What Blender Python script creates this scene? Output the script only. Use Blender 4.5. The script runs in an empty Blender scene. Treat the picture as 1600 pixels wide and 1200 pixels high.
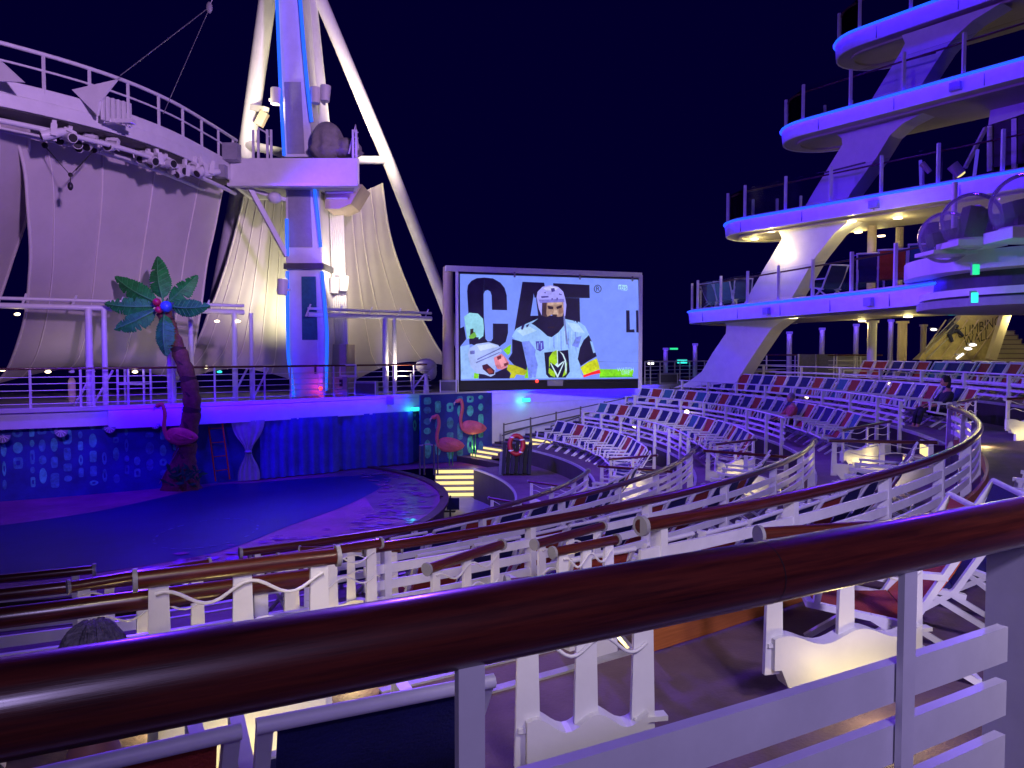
import bpy, math, random
from mathutils import Vector, Matrix
random.seed(7)
S = bpy.context.scene
COL = S.collection
R_ = math.radians
PI = math.pi

# ------------------------------------------------------------------ camera
FPX = 1202.0
PITCH = R_(2.38)
EYE = Vector((0, 0, 1.6))
cam = bpy.data.cameras.new('camera')
cam.sensor_width = 36; cam.lens = FPX / 1600 * 36
cam.clip_start = 0.05; cam.clip_end = 4000
cam_o = bpy.data.objects.new('camera', cam); COL.objects.link(cam_o)
cam_o.location = EYE; cam_o.rotation_euler = (PI / 2 - PITCH, 0, 0)
S.camera = cam_o

# ------------------------------------------------------------------ world, exposure
w = bpy.data.worlds.new('World'); S.world = w; w.use_nodes = True
bg = w.node_tree.nodes['Background']
bg.inputs[0].default_value = (0.03, 0.0, 1.0, 1); bg.inputs[1].default_value = 0.021
S.view_settings.view_transform = 'Standard'; S.view_settings.look = 'None'
S.view_settings.exposure = 0; S.view_settings.gamma = 1
S.cycles.use_denoising = True
S.cycles.max_bounces = 6
S.cycles.sample_clamp_indirect = 4

# ------------------------------------------------------------------ lamps
VIOLET = (0.11, 0.015, 1.0)
LAV = (0.20, 0.055, 1.0)
SEAT = (0.56, 0.44, 1.0)
PALE = (0.80, 0.68, 1.0)
PINKLAV = (0.70, 0.40, 1.0)
CREAM = (1.0, 0.83, 0.58)
WARM = (1.0, 0.80, 0.30)
BLUE = (0.02, 0.0, 1.0)
def lamp(name, kind, loc, energy, color, to=None, size=0.2, spot=60, blend=0.5):
    l = bpy.data.lights.new(name, kind); l.energy = energy; l.color = color
    if kind == 'AREA': l.shape = 'DISK'; l.size = size
    else: l.shadow_soft_size = size
    if kind == 'SPOT': l.spot_size = R_(spot); l.spot_blend = blend
    o = bpy.data.objects.new(name, l); COL.objects.link(o); o.location = loc
    if to is not None:
        o.rotation_euler = (Vector(to) - Vector(loc)).to_track_quat('-Z', 'Y').to_euler()
    return o
# floodlights of the ship: violet from the lighting bridge and mast; the paler ones are unseen fill added high above the seats
lamp('bridge_flood', 'SPOT', (-10.2, 20.5, 7.0), 8200, VIOLET, (6, 16, -1), 0.5, 110, 0.6)
lamp('bridge_flood', 'SPOT', (-9.6, 24.0, 7.0), 5200, VIOLET, (12, 26, 2), 0.5, 100, 0.6)
lamp('balcony_fill', 'SPOT', (12.5, 20.0, 9.3), 1500, VIOLET, (3, 13, -1), 0.4, 100, 0.7)  # unseen lamp added to stand in for spill from the balcony strips
lamp('mast_flood', 'SPOT', (-3.0, 24.5, 11.0), 7500, LAV, (6, 12, 0), 0.4, 90, 0.6)
lamp('unseen_flood', 'SPOT', (2.5, -9.0, 9.0), 22000, PALE, (2.0, 33, -0.9), 0.6, 16, 0.6)  # unseen narrow lamp added to brighten the white stair wall
lamp('unseen_flood', 'SPOT', (2.5, -9.0, 9.0), 3800, SEAT, (0.3, 15, -2.5), 0.6, 34, 0.6)
lamp('unseen_flood', 'SPOT', (-4.0, 2.0, 11.0), 1700, PINKLAV, (12, 27, 8), 0.6, 44, 0.7)  # unseen lamp added in mid-air to tint the pylon and upper balconies
lamp('unseen_flood', 'SPOT', (2.5, -9.0, 9.0), 4800, SEAT, (6.5, 12.5, -1.5), 0.6, 36, 0.6)
lamp('unseen_flood', 'SPOT', (2.5, -9.0, 9.0), 4200, SEAT, (13, 11, -1.5), 0.6, 36, 0.6)
lamp('unseen_flood', 'SPOT', (1.5, -6.0, 5.0), 340, SEAT, (0.3, 4, -0.5), 0.6, 60, 0.8)
lamp('unseen_flood', 'SPOT', (9.0, -4.0, 10.0), 28500, PINKLAV, (-11.0, 22.5, 11.2), 0.8, 38, 0.55)
lamp('near_fill', 'SPOT', (2.0, 0.75, 3.0), 220, (1.0, 0.88, 0.75), (0.95, 4.6, -0.3), 0.25, 76, 0.8)  # unseen spot added to give the near barriers a cream tone
lamp('near_fill', 'SPOT', (-0.7, 0.9, 3.2), 340, CREAM, (-0.6, 6.2, -0.4), 0.25, 52, 0.8)  # second unseen spot, added to warm the near aisle
lamp('stage_flood', 'SPOT', (-10.6, 19.5, 7.0), 2600, (0.10, 0.0, 1.0), (-10, 20.5, -2.8), 0.4, 84, 0.5)
lamp('stage_flood', 'SPOT', (-8.4, 14.0, 4.0), 2300, (0.06, 0.0, 1.0), (-8.8, 25, -2.6), 0.4, 70, 0.6)
lamp('edge_fill', 'SPOT', (-8.0, 9.0, 6.5), 1700, PINKLAV, (-14.3, 21.2, -0.2), 0.3, 24, 0.8)  # unseen wash added to lift the fascia end that has no strip
lamp('palm_fill', 'SPOT', (-4.0, 12.0, 6.5), 420, (0.85, 1.0, 0.85), (-9.6, 23.4, 2.6), 0.3, 20, 0.9)  # unseen whiter lamp added to bring out the green of the palm leaves
# floodlights at the feet of the sails and the mast
lamp('sail_flood', 'SPOT', (-8.3, 29.0, 2.6), 560, (1.0, 0.92, 0.56), (-9.0, 31.0, 5.0), 0.15, 150, 0.9)
lamp('sail_flood', 'SPOT', (-4.2, 29.0, 0.6), 250, CREAM, (-5.0, 32, 6), 0.15, 140, 0.9)
lamp('sail_flood', 'SPOT', (-13.6, 23.6, 0.5), 22, CREAM, (-14.5, 28, 4), 0.15, 150, 0.9)
lamp('sail_flood', 'SPOT', (-11.0, 24.8, 0.5), 45, CREAM, (-11, 28.6, 4), 0.15, 150, 0.9)
lamp('tube_flood', 'SPOT', (-6.3, 29.6, 8.2), 2200, CREAM, (-7.0, 30.4, 22), 0.15, 70, 0.8)
lamp('tube_flood', 'SPOT', (-5.2, 27.2, 9.2), 1300, CREAM, (-4.0, 31.5, 12), 0.15, 120, 0.8)
lamp('tube_flood', 'SPOT', (-8.6, 27.0, 9.2), 900, CREAM, (-10.0, 30.0, 13), 0.15, 120, 0.8)
lamp('tube_flood', 'SPOT', (-5.6, 27.2, 4.2), 420, CREAM, (-6.2, 29.4, 5.2), 0.15, 140, 0.9)

# ------------------------------------------------------------------ pixel rays (the photograph is 1600 x 1200)
def ray(px, py):
    a = (px - 800) / FPX; b = (600 - py) / FPX
    return Vector((a, math.cos(PITCH) + b * math.sin(PITCH), b * math.cos(PITCH) - math.sin(PITCH)))
def U(px, py, d):
    r = ray(px, py); return EYE + r * (d / r.y)
def G(px, py, z):
    r = ray(px, py); return EYE + r * ((z - EYE.z) / r.z)
def VP(px, py, p0, dr):
    """where the ray meets the vertical plane through p0 along dr (both xy)"""
    r = ray(px, py); n = Vector((-dr[1], dr[0]))
    t = (Vector(p0[:2]) - EYE.xy).dot(n) / r.xy.dot(n)
    return EYE + r * t
def V3(*a): return Vector(a)

# ------------------------------------------------------------------ materials
def mat(name, col, rough=0.5, metal=0.0, var=0.18, scale=5.0, bump=0.0, bscale=60.0, coat=0.0, spec=0.5):
    m = bpy.data.materials.new(name); m.use_nodes = True
    nt = m.node_tree; b = nt.nodes['Principled BSDF']
    b.inputs['Roughness'].default_value = rough; b.inputs['Metallic'].default_value = metal
    b.inputs['Coat Weight'].default_value = coat; b.inputs['Specular IOR Level'].default_value = spec
    tc = nt.nodes.new('ShaderNodeTexCoord')
    nz = nt.nodes.new('ShaderNodeTexNoise'); nz.inputs['Scale'].default_value = scale; nz.inputs['Detail'].default_value = 6
    nz.inputs['Roughness'].default_value = 0.65
    nt.links.new(tc.outputs['Object'], nz.inputs['Vector'])
    rp = nt.nodes.new('ShaderNodeValToRGB')
    rp.color_ramp.elements[0].position = 0.3; rp.color_ramp.elements[1].position = 0.7
    rp.color_ramp.elements[0].color = tuple(c * (1 - var) for c in col) + (1,)
    rp.color_ramp.elements[1].color = tuple(min(1, c * (1 + var)) for c in col) + (1,)
    nt.links.new(nz.outputs['Fac'], rp.inputs['Fac']); nt.links.new(rp.outputs['Color'], b.inputs['Base Color'])
    if bump:
        n2 = nt.nodes.new('ShaderNodeTexNoise'); n2.inputs['Scale'].default_value = bscale; n2.inputs['Detail'].default_value = 4
        nt.links.new(tc.outputs['Object'], n2.inputs['Vector'])
        bp = nt.nodes.new('ShaderNodeBump'); bp.inputs['Strength'].default_value = bump; bp.inputs['Distance'].default_value = 0.02
        nt.links.new(n2.outputs['Fac'], bp.inputs['Height']); nt.links.new(bp.outputs['Normal'], b.inputs['Normal'])
    return m
def emit(name, col, strength=1.0):
    m = bpy.data.materials.new(name); m.use_nodes = True
    nt = m.node_tree; b = nt.nodes['Principled BSDF']
    b.inputs['Base Color'].default_value = (0.02, 0.02, 0.02, 1); b.inputs['Roughness'].default_value = 0.4
    b.inputs['Emission Color'].default_value = (*col, 1); b.inputs['Emission Strength'].default_value = strength
    return m
def wood(name, c0, c1, rough=0.25, coat=0.6, along='Z', sc=3.0):
    m = mat(name, c0, rough, 0, 0.0, 4, 0, 60, coat)
    nt = m.node_tree; b = nt.nodes['Principled BSDF']
    nz = [n for n in nt.nodes if n.type == 'TEX_NOISE'][0]; rp = [n for n in nt.nodes if n.type == 'VALTORGB'][0]
    mp = nt.nodes.new('ShaderNodeMapping'); tc = [n for n in nt.nodes if n.type == 'TEX_COORD'][0]
    mp.inputs['Scale'].default_value = (1.5, 1.5, 40) if along == 'Z' else (30, 3, 30)
    nt.links.new(tc.outputs['Object'], mp.inputs['Vector']); nt.links.new(mp.outputs['Vector'], nz.inputs['Vector'])
    nz.inputs['Scale'].default_value = sc
    rp.color_ramp.elements[0].color = (*c0, 1); rp.color_ramp.elements[1].color = (*c1, 1)
    b.inputs['Coat Roughness'].default_value = 0.16
    bp = nt.nodes.new('ShaderNodeBump'); bp.inputs['Strength'].default_value = 0.12; bp.inputs['Distance'].default_value = 0.004
    nt.links.new(nz.outputs['Fac'], bp.inputs['Height']); nt.links.new(bp.outputs['Normal'], b.inputs['Normal'])
    return m
def lin(r, g, b):
    f = lambda c: ((c / 255 + 0.055) / 1.055) ** 2.4 if c > 10 else c / 255 / 12.92
    return (f(r), f(g), f(b))

M = {}
M['white'] = mat('white_paint', (0.72, 0.72, 0.73), 0.4, 0, 0.06, 3, 0.05, 25)
M['white_rail'] = mat('white_rail_paint', (0.70, 0.70, 0.72), 0.35, 0, 0.08, 6)
M['grey'] = mat('grey_paint', (0.30, 0.30, 0.33), 0.5, 0, 0.12, 4)
M['darkgrey'] = mat('dark_grey_paint', (0.07, 0.07, 0.08), 0.5, 0, 0.2, 4)
M['black'] = mat('black_plastic', (0.015, 0.015, 0.018), 0.45, 0, 0.2, 6)
M['beige'] = mat('beige_panel_paint', (0.50, 0.42, 0.32), 0.5, 0, 0.1, 2)
M['tarp'] = mat('grey_tarp', (0.26, 0.25, 0.25), 0.85, 0, 0.2, 5, 0.5, 8)
M['sail'] = mat('sail_fabric', (0.55, 0.51, 0.49), 0.85, 0, 0.12, 0.35, 0.15, 2.5)
M['seam'] = mat('sail_seam_webbing', (0.78, 0.74, 0.68), 0.7, 0, 0.05, 3)
M['navy'] = mat('navy_sling_fabric', (0.007, 0.009, 0.085), 0.8, 0, 0.25, 8, 0.3, 120)
M['red'] = mat('red_sling_fabric', (0.28, 0.032, 0.014), 0.8, 0, 0.2, 8, 0.3, 120)
M['orange'] = mat('orange_sling_fabric', (0.55, 0.10, 0.012), 0.8, 0, 0.15, 8, 0.3, 120)
M['teal'] = mat('teal_sling_fabric', (0.03, 0.15, 0.19), 0.8, 0, 0.2, 8, 0.3, 120)
M['floor'] = mat('rubber_deck_floor', (0.150, 0.092, 0.128), 0.75, 0, 0.3, 1.6, 0.35, 45)
M['riser'] = mat('dark_riser_paint', (0.035, 0.026, 0.030), 0.7, 0, 0.25, 2, 0.2, 30)
M['nosing'] = mat('step_nosing_metal', (0.42, 0.42, 0.44), 0.45, 0.3, 0.15, 6, 0.2, 60)
M['wood'] = wood('varnished_handrail_wood', (0.026, 0.0045, 0.004), (0.125, 0.022, 0.011), 0.33, 0.5)
M['wood2'] = wood('orange_toe_board_wood', (0.30, 0.085, 0.020), (0.44, 0.14, 0.035), 0.5, 0.1)
M['deck'] = mat('painted_steel_deck', (0.25, 0.24, 0.25), 0.6, 0, 0.2, 2)
M['stage'] = mat('terracotta_stage_deck', (0.26, 0.06, 0.20), 0.42, 0, 0.4, 0.9, 0.4, 12)
M['wetdeck'] = mat('grey_wet_stage_deck', (0.15, 0.075, 0.13), 0.38, 0, 0.4, 1.2, 0.3, 14)
M['pool'] = mat('pool_water', (0.008, 0.005, 0.135), 0.42, 0, 0.2, 0.5, 0.12, 3.5, 0.0, 0.25)
M['channel'] = mat('pale_channel_floor', (0.22, 0.22, 0.28), 0.5, 0, 0.2, 1.5, 0.2, 18)
M['bstone'] = mat('backdrop_print_navy', (0.014, 0.030, 0.28), 0.7, 0, 0.35, 1.5, 0.1, 6)
M['stoneA'] = mat('backdrop_print_teal', (0.07, 0.46, 0.44), 0.7, 0, 0.5, 6)
M['stoneB'] = mat('backdrop_print_slate', (0.05, 0.22, 0.40), 0.7, 0, 0.5, 6)
M['curtain'] = mat('pale_curtain_cloth', (0.30, 0.33, 0.42), 0.8, 0, 0.15, 4)
M['drape'] = mat('blue_drape_cloth', (0.04, 0.05, 0.46), 0.8, 0, 0.3, 2)
M['bark'] = mat('palm_bark', (0.17, 0.068, 0.045), 0.8, 0, 0.35, 9, 0.6, 25)
M['bark2'] = mat('palm_bark_dark', (0.055, 0.022, 0.020), 0.8, 0, 0.3, 9)
M['frond'] = mat('palm_frond_green', (0.012, 0.25, 0.045), 0.6, 0, 0.45, 6, 0.3, 18)
M['frond2'] = mat('palm_frond_rib', (0.05, 0.34, 0.09), 0.6, 0, 0.2, 6)
M['pink'] = mat('flamingo_pink', (0.60, 0.13, 0.13), 0.6, 0, 0.2, 5, 0.3, 14)
M['beak'] = mat('flamingo_beak', (0.55, 0.5, 0.5), 0.5, 0, 0.1, 5)
M['redball'] = mat('red_ball', (0.42, 0.02, 0.06), 0.4)
M['blueball'] = mat('blue_ball', (0.04, 0.12, 0.62), 0.4)
M['puddle'] = mat('wet_puddle', (0.30, 0.12, 0.30), 0.08, 0, 0.3, 6)
M['ringmark'] = mat('worn_ring_marking', (0.10, 0.11, 0.30), 0.6, 0, 0.6, 3)
M['hair'] = mat('ash_hair', (0.20, 0.18, 0.21), 0.6, 0, 0.5, 30, 0.8, 80)
M['darkhair'] = mat('dark_hair', (0.012, 0.009, 0.010), 0.6, 0, 0.4, 30, 0.6, 80)
M['skin'] = mat('skin', (0.42, 0.20, 0.14), 0.55, 0, 0.1, 12)
M['pinkshirt'] = mat('dusty_pink_shirt', (0.34, 0.085, 0.075), 0.85, 0, 0.15, 12, 0.3, 30)
M['darkcloth'] = mat('dark_cloth', (0.014, 0.014, 0.028), 0.85, 0, 0.2, 12)
M['greycloth'] = mat('grey_cloth', (0.14, 0.14, 0.20), 0.85, 0, 0.2, 12)
M['ring'] = mat('red_lifebuoy', (0.42, 0.015, 0.02), 0.5)
M['ropes'] = mat('steel_cable', (0.35, 0.35, 0.38), 0.4, 0.5)
M['soffit'] = mat('soffit_paint', (0.42, 0.38, 0.30), 0.6, 0, 0.12, 1)
M['climb'] = mat('climbing_wall_panel', (0.46, 0.40, 0.20), 0.7, 0, 0.35, 3, 0.5, 10)
M['letters'] = mat('dark_letters', (0.05, 0.045, 0.03), 0.6)
M['climber'] = mat('climber_figure_blue', (0.010, 0.014, 0.08), 0.6)
M['sea'] = mat('dark_sea', (0.004, 0.006, 0.018), 0.15, 0, 0.3, 0.02, 0.4, 0.3)
M['led'] = emit('blue_led', (0.010, 0.105, 1.0), 1.5)
M['rim'] = mat('dark_brown_rim', (0.075, 0.040, 0.035), 0.6, 0, 0.3, 4)
M['warmlamp'] = emit('warm_lamp', (1.0, 0.78, 0.42), 6.0)
M['dimwarm'] = emit('step_light', (1.0, 0.80, 0.32), 1.25)
M['teallamp'] = emit('teal_lamp', (0.03, 0.85, 0.70), 1.5)
M['greenlamp'] = emit('green_lamp', (0.02, 0.75, 0.30), 1.2)
M['redlamp'] = emit('red_lamp', (1.0, 0.05, 0.03), 2.5)
M['whitelamp'] = emit('white_lamp', (1.0, 0.92, 0.85), 3.0)
M['pole'] = emit('blue_lit_post', (0.10, 0.05, 0.75), 0.8)
def video(name, col, k=1.0, var=0.10):
    m = emit(name, col, k); nt = m.node_tree; b = nt.nodes['Principled BSDF']
    tc = nt.nodes.new('ShaderNodeTexCoord'); nz = nt.nodes.new('ShaderNodeTexNoise'); nz.inputs['Scale'].default_value = 2.2; nz.inputs['Detail'].default_value = 5
    n2 = nt.nodes.new('ShaderNodeTexVoronoi'); n2.inputs['Scale'].default_value = 9; n2.distance = 'CHEBYCHEV'
    ad = nt.nodes.new('ShaderNodeMath'); ad.operation = 'MULTIPLY_ADD'; ad.inputs[1].default_value = 0.35
    rp = nt.nodes.new('ShaderNodeValToRGB'); rp.color_ramp.elements[0].position = 0.35; rp.color_ramp.elements[1].position = 0.85
    rp.color_ramp.elements[0].color = tuple(max(0, c * (1 - 2 * var) - 0.001) for c in col) + (1,); rp.color_ramp.elements[1].color = tuple(c * (1 + var) + 0.006 * var for c in col) + (1,)
    nt.links.new(tc.outputs['Object'], nz.inputs['Vector']); nt.links.new(tc.outputs['Object'], n2.inputs['Vector'])
    nt.links.new(n2.outputs['Distance'], ad.inputs[0]); nt.links.new(nz.outputs['Fac'], ad.inputs[2])
    nt.links.new(ad.outputs[0], rp.inputs['Fac']); nt.links.new(rp.outputs['Color'], b.inputs['Emission Color']); return m
# glass: clear with faint reflection
def glass(name, tint, refl):
    m = bpy.data.materials.new(name); m.use_nodes = True; nt = m.node_tree
    for n in list(nt.nodes): nt.nodes.remove(n)
    o = nt.nodes.new('ShaderNodeOutputMaterial'); mx = nt.nodes.new('ShaderNodeMixShader')
    t = nt.nodes.new('ShaderNodeBsdfTransparent'); t.inputs[0].default_value = (*tint, 1)
    g = nt.nodes.new('ShaderNodeBsdfGlossy'); g.inputs['Roughness'].default_value = 0.06
    lw = nt.nodes.new('ShaderNodeLayerWeight'); lw.inputs[0].default_value = refl
    nt.links.new(lw.outputs['Fresnel'], mx.inputs[0]); nt.links.new(t.outputs[0], mx.inputs[1]); nt.links.new(g.outputs[0], mx.inputs[2])
    nt.links.new(mx.outputs[0], o.inputs[0]); return m
M['glass'] = glass('balcony_glass', (0.93, 0.94, 0.96), 0.10)
M['dome'] = glass('dome_acrylic', (0.98, 0.98, 0.99), 0.12)
def milky(m, amount):
    nt = m.node_tree; o = [n for n in nt.nodes if n.type == 'OUTPUT_MATERIAL'][0]; src = o.inputs[0].links[0].from_socket
    mx = nt.nodes.new('ShaderNodeMixShader'); df = nt.nodes.new('ShaderNodeBsdfDiffuse'); df.inputs[0].default_value = (0.7, 0.7, 0.74, 1); mx.inputs[0].default_value = amount
    nt.links.new(src, mx.inputs[1]); nt.links.new(df.outputs[0], mx.inputs[2]); nt.links.new(mx.outputs[0], o.inputs[0])
milky(M['dome'], 0.17)

# ------------------------------------------------------------------ mesh builder
WORLD = {}
class MB:
    def __init__(s): s.v = []; s.f = []; s.mi = []; s.sm = []
    def add(s, vs, fs, mi=0, sm=False):
        o = len(s.v); s.v += [tuple(x) for x in vs]
        for f in fs: s.f.append([i + o for i in f]); s.mi.append(mi); s.sm.append(sm)
        return s
    def box(s, c, sz, ax=None, mi=0):
        c = Vector(c); X, Y, Z = ax if ax else (Vector((1, 0, 0)), Vector((0, 1, 0)), Vector((0, 0, 1)))
        X, Y, Z = X * sz[0] / 2, Y * sz[1] / 2, Z * sz[2] / 2
        vs = [c + X * a + Y * b + Z * d for a in (-1, 1) for b in (-1, 1) for d in (-1, 1)]
        return s.add(vs, [(0, 1, 3, 2), (4, 6, 7, 5), (0, 4, 5, 1), (2, 3, 7, 6), (0, 2, 6, 4), (1, 5, 7, 3)], mi)
    def bar(s, p, q, wd, ht, up=(0, 0, 1), mi=0):
        p, q = Vector(p), Vector(q); d = q - p; L = d.length
        if L < 1e-6: return s
        d = d / L; u = Vector(up); x = d.cross(u)
        if x.length < 1e-4: x = d.cross(Vector((1, 0, 0)))
        x.normalize(); z = x.cross(d)
        return s.box((p + q) / 2, (wd, L, ht), (x, d, z), mi)
    def tube(s, pts, r, n=8, mi=0, cap=True, closed=False):
        pts = [Vector(p) for p in pts]; m = len(pts); rs = r if isinstance(r, (list, tuple)) else [r] * m
        vs = []; prev = None
        for i, p in enumerate(pts):
            if closed: d = pts[(i + 1) % m] - pts[i - 1]
            else: d = pts[min(i + 1, m - 1)] - pts[max(i - 1, 0)]
            d.normalize()
            if prev is None:
                a = Vector((0, 0, 1)) if abs(d.z) < 0.9 else Vector((1, 0, 0))
                x = d.cross(a).normalized()
            else:
                x = (prev - d * prev.dot(d)).normalized()
            prev = x; y = d.cross(x)
            for k in range(n):
                t = 2 * PI * k / n; vs.append(p + (x * math.cos(t) + y * math.sin(t)) * rs[i])
        fs = []
        for i in range(m if closed else m - 1):
            j = (i + 1) % m
            for k in range(n):
                k2 = (k + 1) % n; fs.append((i * n + k, i * n + k2, j * n + k2, j * n + k))
        s.add(vs, fs, mi, True)
        if cap and not closed:
            s.add(vs[:n], [tuple(range(n))[::-1]], mi); s.add(vs[-n:], [tuple(range(n))], mi)
        return s
    def prism(s, poly, vec, mi=0):
        poly = [Vector(p) for p in poly]; vec = Vector(vec); n = len(poly)
        vs = poly + [p + vec for p in poly]
        fs = [tuple(range(n))[::-1], tuple(range(n, 2 * n))]
        fs += [(i, (i + 1) % n, n + (i + 1) % n, n + i) for i in range(n)]
        return s.add(vs, fs, mi)
    def face(s, poly, mi=0): return s.add(poly, [tuple(range(len(poly)))], mi)
    def ell(s, c, r, nu=16, nv=10, ax=None, mi=0, v0=0.0, v1=1.0):
        c = Vector(c); X, Y, Z = ax if ax else (Vector((1, 0, 0)), Vector((0, 1, 0)), Vector((0, 0, 1)))
        if not isinstance(r, (list, tuple)): r = (r, r, r)
        vs = []
        for i in range(nv + 1):
            t = PI * (v0 + (v1 - v0) * i / nv)
            for k in range(nu):
                a = 2 * PI * k / nu
                vs.append(c + X * (r[0] * math.sin(t) * math.cos(a)) + Y * (r[1] * math.sin(t) * math.sin(a)) + Z * (r[2] * math.cos(t)))
        fs = [(i * nu + k, (i + 1) * nu + k, (i + 1) * nu + (k + 1) % nu, i * nu + (k + 1) % nu) for i in range(nv) for k in range(nu)]
        return s.add(vs, fs, mi, True)
    def cyl(s, p, q, r0, r1=None, n=14, mi=0): return s.tube([p, q], [r0, r0 if r1 is None else r1], n, mi)
    def sweep(s, pts, prof, mi=0, closed=False, sm=False):
        """prof: list of (outward, z) offsets; outward = right of the direction of travel in plan"""
        m = len(pts); n = len(prof); vs = []
        for i, p in enumerate(pts):
            p = Vector(p)
            a = Vector(pts[max(i - 1, 0)]); b = Vector(pts[min(i + 1, m - 1)])
            if closed: a = Vector(pts[i - 1]); b = Vector(pts[(i + 1) % m])
            d = (b - a); d.z = 0; d.normalize(); nr = Vector((d.y, -d.x, 0))
            for (o, z) in prof: vs.append(p + nr * o + Vector((0, 0, z)))
        fs = []
        for i in range(m if closed else m - 1):
            j = (i + 1) % m
            for k in range(n):
                k2 = (k + 1) % n; fs.append((i * n + k, j * n + k, j * n + k2, i * n + k2))
        s.add(vs, fs, mi, sm)
        if not closed: s.add(vs[:n], [tuple(range(n))], mi); s.add(vs[-n:], [tuple(range(n))[::-1]], mi)
        return s
def mesh(mb, mats):
    me = bpy.data.meshes.new('m'); me.from_pydata(mb.v, [], mb.f)
    for k in (mats if isinstance(mats, (list, tuple)) else [mats]): me.materials.append(M[k] if isinstance(k, str) else k)
    me.polygons.foreach_set('material_index', mb.mi); me.polygons.foreach_set('use_smooth', mb.sm)
    me.update(); return me
def obj(name, mb, mats, parent=None, loc=None):
    me = mb if isinstance(mb, bpy.types.Mesh) else mesh(mb, mats)
    o = bpy.data.objects.new(name, me); COL.objects.link(o)
    if parent is not None:
        o.parent = parent
        if parent.name in WORLD: o.matrix_parent_inverse = Matrix.Translation(-WORLD[parent.name])
    if loc is not None: o.location = loc
    if me.users == 1: me.name = name
    return o
def tag(o, label, cat, group=None):
    o['label'] = label; o['category'] = cat
    if group: o['group'] = group
    return o
def struct(name, mb, mats, parent=None):
    o = obj(name, mb, mats, parent); o['kind'] = 'structure'; return o
def root(name, loc, label, cat, group=None, rz=0.0):
    o = bpy.data.objects.new(name, None); COL.objects.link(o); o.location = loc; o.rotation_euler = (0, 0, rz)
    o.empty_display_size = 0.2
    return tag(o, label, cat, group)
def wroot(name, loc, label, cat, group=None):
    """a root at its base whose parts are modelled in world coordinates"""
    t = root(name, loc, label, cat, group); WORLD[t.name] = Vector(loc); return t
def clone(t, loc, rz, label):
    c = t.copy(); COL.objects.link(c); c.location = loc; c.rotation_euler = (0, 0, rz); c['label'] = label
    for ch in t.children:
        d = ch.copy(); COL.objects.link(d); d.parent = c
        for g in ch.children:
            e = g.copy(); COL.objects.link(e); e.parent = d
    return c
def smooth(pts, n=6):
    P = [Vector(p) for p in pts]; out = []
    for i in range(len(P) - 1):
        a = P[max(i - 1, 0)]; b = P[i]; c = P[i + 1]; d = P[min(i + 2, len(P) - 1)]
        for k in range(n):
            t = k / n
            out.append(0.5 * ((2 * b) + (c - a) * t + (2 * a - 5 * b + 4 * c - d) * t * t + (3 * b - a - 3 * c + d) * t ** 3))
    out.append(P[-1]); return out
def resample(pts, step):
    out = [Vector(pts[0])]; acc = 0.0
    for i in range(len(pts) - 1):
        a, b = Vector(pts[i]), Vector(pts[i + 1]); L = (b - a).length; t = step - acc
        while t <= L: out.append(a + (b - a) * (t / L)); t += step
        acc = (acc + L) % step
    return out
def strip_lamp(name, p, q, energy, color, aim, width=0.05):
    p, q = Vector(p), Vector(q); l = bpy.data.lights.new(name, 'AREA'); l.shape = 'RECTANGLE'
    l.size = (q - p).length; l.size_y = width; l.energy = energy; l.color = color
    o = bpy.data.objects.new(name, l); COL.objects.link(o); c = (p + q) / 2; o.location = c
    x = (q - p).normalized(); z = -(Vector(aim).normalized()); z = (z - x * z.dot(x)).normalized(); y = z.cross(x)
    o.rotation_euler = Matrix((x, y, z)).transposed().to_euler(); return o
def font_mesh(txt, size):
    c = bpy.data.curves.new('t', 'FONT'); c.body = txt; c.size = size; c.align_x = 'CENTER'; c.align_y = 'CENTER'; c.resolution_u = 3
    o = bpy.data.objects.new('t', c); COL.objects.link(o)
    me = bpy.data.meshes.new_from_object(o.evaluated_get(bpy.context.evaluated_depsgraph_get()))
    vs = [Vector(v.co) for v in me.vertices]; fs = [tuple(p.vertices) for p in me.polygons]
    bpy.data.objects.remove(o); bpy.data.curves.remove(c); bpy.data.meshes.remove(me)
    return vs, fs
ORD = ['first', 'second', 'third', 'fourth', 'fifth', 'sixth', 'seventh', 'eighth', 'ninth', 'tenth', 'eleventh', 'twelfth', 'thirteenth', 'fourteenth',
       'fifteenth', 'sixteenth', 'seventeenth', 'eighteenth', 'nineteenth', 'twentieth', 'twenty-first', 'twenty-second', 'twenty-third', 'twenty-fourth',
       'twenty-fifth', 'twenty-sixth', 'twenty-seventh', 'twenty-eighth', 'twenty-ninth', 'thirtieth']
# ================================================================== SETTING
CX, CY = -10.5, 21.0
def P(R, deg, z=0.0): return Vector((CX + R * math.cos(R_(deg)), CY + R * math.sin(R_(deg)), z))
def arc(R, a0, a1, z, step=1.5):
    n = max(2, int(abs(a1 - a0) / step) + 1); return [P(R, a0 + (a1 - a0) * i / (n - 1), z) for i in range(n)]
def sector(mb, R0, R1, z, a0, a1, mi=0, step=2.0):
    n = max(2, int(abs(a1 - a0) / step) + 1); vs = []
    for i in range(n):
        a = a0 + (a1 - a0) * i / (n - 1); vs += [P(R0, a, z), P(R1, a, z)]
    return mb.add(vs, [(2 * i, 2 * i + 1, 2 * i + 3, 2 * i + 2) for i in range(n - 1)], mi)
def riser(mb, R, z0, z1, a0, a1, mi=0, step=2.0):
    n = max(2, int(abs(a1 - a0) / step) + 1); vs = []
    for i in range(n):
        a = a0 + (a1 - a0) * i / (n - 1); vs += [P(R, a, z0), P(R, a, z1)]
    return mb.add(vs, [(2 * i, 2 * i + 1, 2 * i + 3, 2 * i + 2) for i in range(n - 1)], mi)

b = MB(); b.face([V3(-900, -300, -24), V3(900, -300, -24), V3(900, 2600, -24), V3(-900, 2600, -24)]); struct('sea', b, 'sea')

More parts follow.
